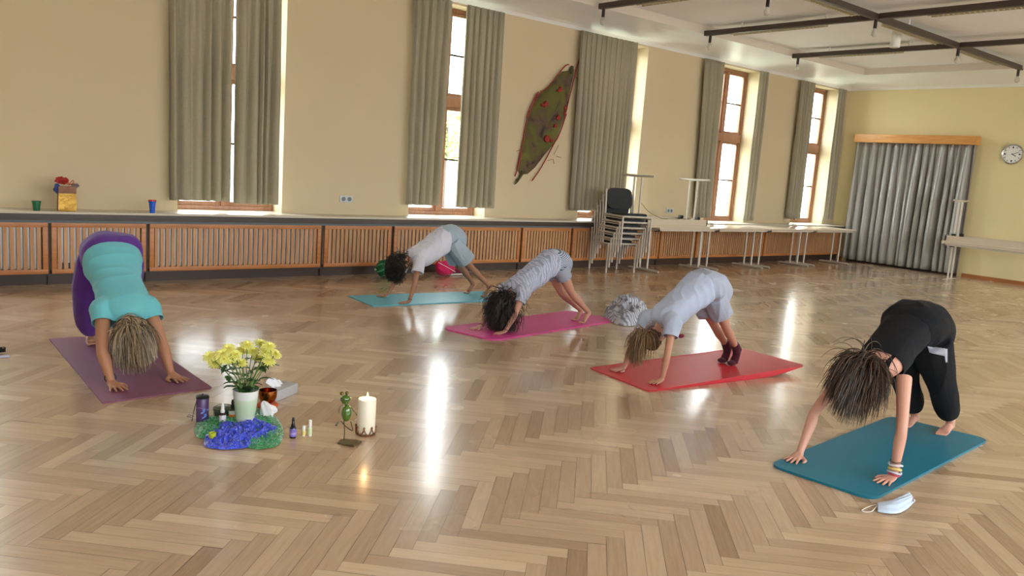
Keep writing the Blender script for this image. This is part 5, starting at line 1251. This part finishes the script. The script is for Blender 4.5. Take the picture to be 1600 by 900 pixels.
l.new(tc.outputs['Object'], mp.inputs[0]); l.new(mp.outputs[0], gr.inputs[0]); l.new(gr.outputs['Fac'], mu.inputs[0]); l.new(mu.outputs[0], si.inputs[0]); l.new(si.outputs[0], cr.inputs[0]); l.new(cr.outputs[0], bb.inputs['Base Color'])
MB().ell(C0, (.115, .11, .112), 32, 20).build('skin', m, t)
MB().lathe([(.002, 0), (.006, .004), (.008, .014), (.016, .03), (.012, .03), (.002, .018)], (0, 0, 0), 12, Matrix.Translation(C0+V((-.108, 0, -.01))) @ Matrix.Rotation(-PI/2, 4, 'Y')).build('knot', mat('balloon knot', rgb(150, 190, 160), .4), t)
p = atz(695, 431, 0); t = thing('drawstring_bag', 'pink rounded drawstring bag on the floor below the radiator cover', 'bag', (p.x, p.y, 0))
b = MB(); b.ell((p.x, p.y, .10), (.14, .09, .095), 24, 16); b.ell((p.x-.10, p.y, .15), (.05, .05, .05), 16, 10); me = voxmesh(b, .008, 'bag_body', 3); wrinkle(me, .012, 9, 4); link('bag_body', me, fabric('pink nylon', rgb(206, 30, 92), rough=.5), t)
MB().tube([V((p.x-.13, p.y-.03, .18)), V((p.x-.02, p.y-.09, .12)), V((p.x+.10, p.y-.09, .06))], .004, 6, smooth=4).build('drawstring', M['white'], t)
p = atz(713, 430, 0); t = thing('shoe', 'white sole of a dark shoe lying beside the pink bag', 'shoe', (p.x, p.y, 0))
MB().tube([V((p.x-.11, p.y, .014)), V((p.x-.06, p.y, .014)), V((p.x+.04, p.y, .014)), V((p.x+.12, p.y-.01, .014))], [(.012, .03), (.012, .034), (.012, .038), (.010, .03)], 14, up=V((0, 0, 1)), smooth=4).build('sole', M['white'], t)
MB().tube([V((p.x-.11, p.y, .04)), V((p.x-.05, p.y, .06)), V((p.x+.03, p.y, .05)), V((p.x+.11, p.y-.01, .03))], [(.02, .026), (.035, .032), (.026, .034), (.012, .024)], 14, up=V((0, 0, 1)), smooth=4).build('upper', fabric('dark berry canvas', rgb(110, 24, 54)), t)
# jacket heap
m = striped('grey and white knitted print', rgb(128, 132, 146), rgb(190, 192, 202), (1, 0, 0), 9, 'wave')
heap('jacket', [(945, 492), (950, 500), (962, 507), (980, 510), (1000, 508), (1014, 502), (1014, 494), (1000, 487), (975, 484), (955, 486)], .235, m, 'grey and white patterned jacket heaped at the end of the pink mat', 'jacket', 15, 9, .004, .45, pw=.62)
heap('dark_cloth', [(945, 491), (948, 497), (955, 500), (958, 494), (952, 488)], .09, fabric('dark teal cloth', rgb(24, 52, 50)), 'dark green sleeve end sticking out left of the grey jacket', 'sleeve', 2, 20, .012, .3, 14, 40)
# face mask in front of the teal mat
def maskobj():
    topc = [(1370, 787), (1384, 787), (1396, 784), (1408, 779), (1419, 774)]; botc = [(1371, 801), (1386, 804), (1402, 804), (1416, 798), (1430, 785)]
    t0 = [atz(x, y, 0) for x, y in topc]; b0 = [atz(x, y, 0) for x, y in botc]; T_, _ = spline(t0, [0]*5, 6); B_, _ = spline(b0, [0]*5, 6); vs = []; NV = 20; n_ = len(T_)
    for j in range(NV+1):
        for i in range(n_):
            v = j/NV; u = i/(n_-1); p = T_[i].lerp(B_[i], v); z = .006+.022*math.sin(PI*v)*math.sin(PI*min(1, .15+u*.8))+.0035*((v*4) % 1)+.012*u*(1-v)+.002*noise.noise(V((u*6, v*6, 1))); vs.append((p.x, p.y, z))
    b = MB(); b.add(vs, [(j*n_+i, j*n_+i+1, (j+1)*n_+i+1, (j+1)*n_+i) for j in range(NV) for i in range(n_-1)])
    c = t0[2]; t = thing('face_mask', 'pale blue surgical face mask on the floor in front of teal mat', 'face mask', (c.x, c.y, 0))
    o = b.build('pleated_cloth', mat('pale blue nonwoven', rgb(196, 214, 240), .8, var=.04), t); md = o.modifiers.new('s', 'SOLIDIFY'); md.thickness = .0015
    MB().tube([atz(1371, 788, .010), atz(1362, 790, .006), atz(1350, 795, .004), atz(1347, 798, .004), atz(1353, 800, .004), atz(1362, 799, .006), atz(1368, 793, .010), atz(1371, 790, .008)], .002, 6, smooth=5).build('ear_loop', M['white'], t)
    MB().tube([atz(1418, 775, .012), atz(1423, 775, .016), atz(1427, 779, .014), atz(1428, 784, .010)], .0022, 6, smooth=5).build('ear_loop', mat('white red loop', rgb(220, 170, 180), .6), t)
maskobj()
# at the left edge
p = atz(0, 553, 0); b = MB(); rnd = random.Random(2)
for k in range(26):
    a0 = rnd.random()*6.28; b.tube([p+V((.0+math.cos(a0+j*.8)*.03, math.sin(a0+j*.8)*.02+.0, .012+rnd.random()*.03)) for j in range(4)], .003, 5, smooth=2)
tag(b.build('scrunchie', HB), 'dark fluffy hair scrunchie on the floor at the left edge', 'scrunchie')
p = atz(-6, 559, 0); b = MB(); b.box(-.075, -.03, .002, .075, .03, .006, .0015, Matrix.Translation(p) @ Matrix.Rotation(.1, 4, 'Z')); o = b.build('card', mat('pale lilac card', rgb(206, 204, 232), .5)); tag(o, 'pale lilac card on the floor at the left edge', 'card')
# ------------------------------------------------------------------ outside
struct('lawn', MB().box(-60, YW+.6, -2.2, 90, 90, -2.0), mat('lawn', rgb(140, 146, 128), .9, var=.1, scale=3))
def bush(x, y, z, r, label, seed):
    rnd = random.Random(seed); b = MB()
    for k in range(1500):
        d = V((rnd.gauss(0, 1), rnd.gauss(0, 1), rnd.gauss(0, 1))).normalized()*r*rnd.uniform(.6, 1); c = V((x, y, z))+d; a = V((rnd.gauss(0, 1), rnd.gauss(0, 1), rnd.gauss(0, 1))).normalized(); s_ = a.orthogonal().normalized()
        b.add([c-a*.09, c+s_*.045, c+a*.09, c-s_*.045], [(0, 1, 2, 3)])
    t = thing('tree', label, 'tree', (x, y, -2.0)); b.build('crown', mat('leaf green', rgb(150, 190, 90), .8), t); MB().tube([(x, y, -2), (x, y, z)], [.15, .08], 8).build('trunk', M['darkwood'], t)
bush(13.0, 19.0, 2.4, 1.0, 'bright green tree outside, seen through the gap of the second window', 1)
# ------------------------------------------------------------------ light, camera
w = bpy.data.worlds.new('overcast sky'); bpy.context.scene.world = w; w.use_nodes = True; n = w.node_tree.nodes; l = w.node_tree.links; bg = n['Background']
tc = n.new('ShaderNodeTexCoord'); sp_ = n.new('ShaderNodeSeparateXYZ'); cr = n.new('ShaderNodeValToRGB'); cr.color_ramp.elements[0].position = .45; cr.color_ramp.elements[0].color = (.6, .6, .58, 1); cr.color_ramp.elements[1].position = .56; cr.color_ramp.elements[1].color = (.90, .97, 1, 1)
mr = n.new('ShaderNodeMapRange'); mr.inputs[1].default_value = -1; mr.inputs[2].default_value = 1; l.new(tc.outputs['Generated'], sp_.inputs[0]); l.new(sp_.outputs['Z'], mr.inputs[0]); l.new(mr.outputs[0], cr.inputs[0]); l.new(cr.outputs[0], bg.inputs[0]); bg.inputs[1].default_value = 9.3
def portal(x, y, z, sx, sz, inward):
    ld = bpy.data.lights.new('window_portal', 'AREA'); ld.shape = 'RECTANGLE'; ld.size = sx; ld.size_y = sz; ld.cycles.is_portal = True
    o = bpy.data.objects.new('window_portal', ld); col.objects.link(o); o.location = (x, y, z); o.rotation_euler = (math.radians(-90 if inward < 0 else 90), 0, 0)
for c, hw in WIN: portal(c, YW+RD+.02, (ZS+ZO)/2, 2*hw, ZO-ZS, -1)
for c, hw in FW: portal(c, YB-.2, 2.0, 2*hw, 2.6, 1)
cd = bpy.data.cameras.new('camera'); cam = bpy.data.objects.new('camera', cd); col.objects.link(cam); cd.sensor_width = 36; cd.sensor_fit = 'HORIZONTAL'; cd.lens = F_PX/1600*36; cd.clip_start = .05
mw = Matrix((RX, UX, -FX)).transposed().to_4x4(); mw.translation = V((0, 0, EYE)); cam.matrix_world = mw
sc = bpy.context.scene; sc.camera = cam; sc.view_settings.view_transform = 'Standard'; sc.view_settings.look = 'None'; sc.view_settings.gamma = 1; sc.view_settings.use_curve_mapping = False; sc.view_settings.exposure = EXPOSURE
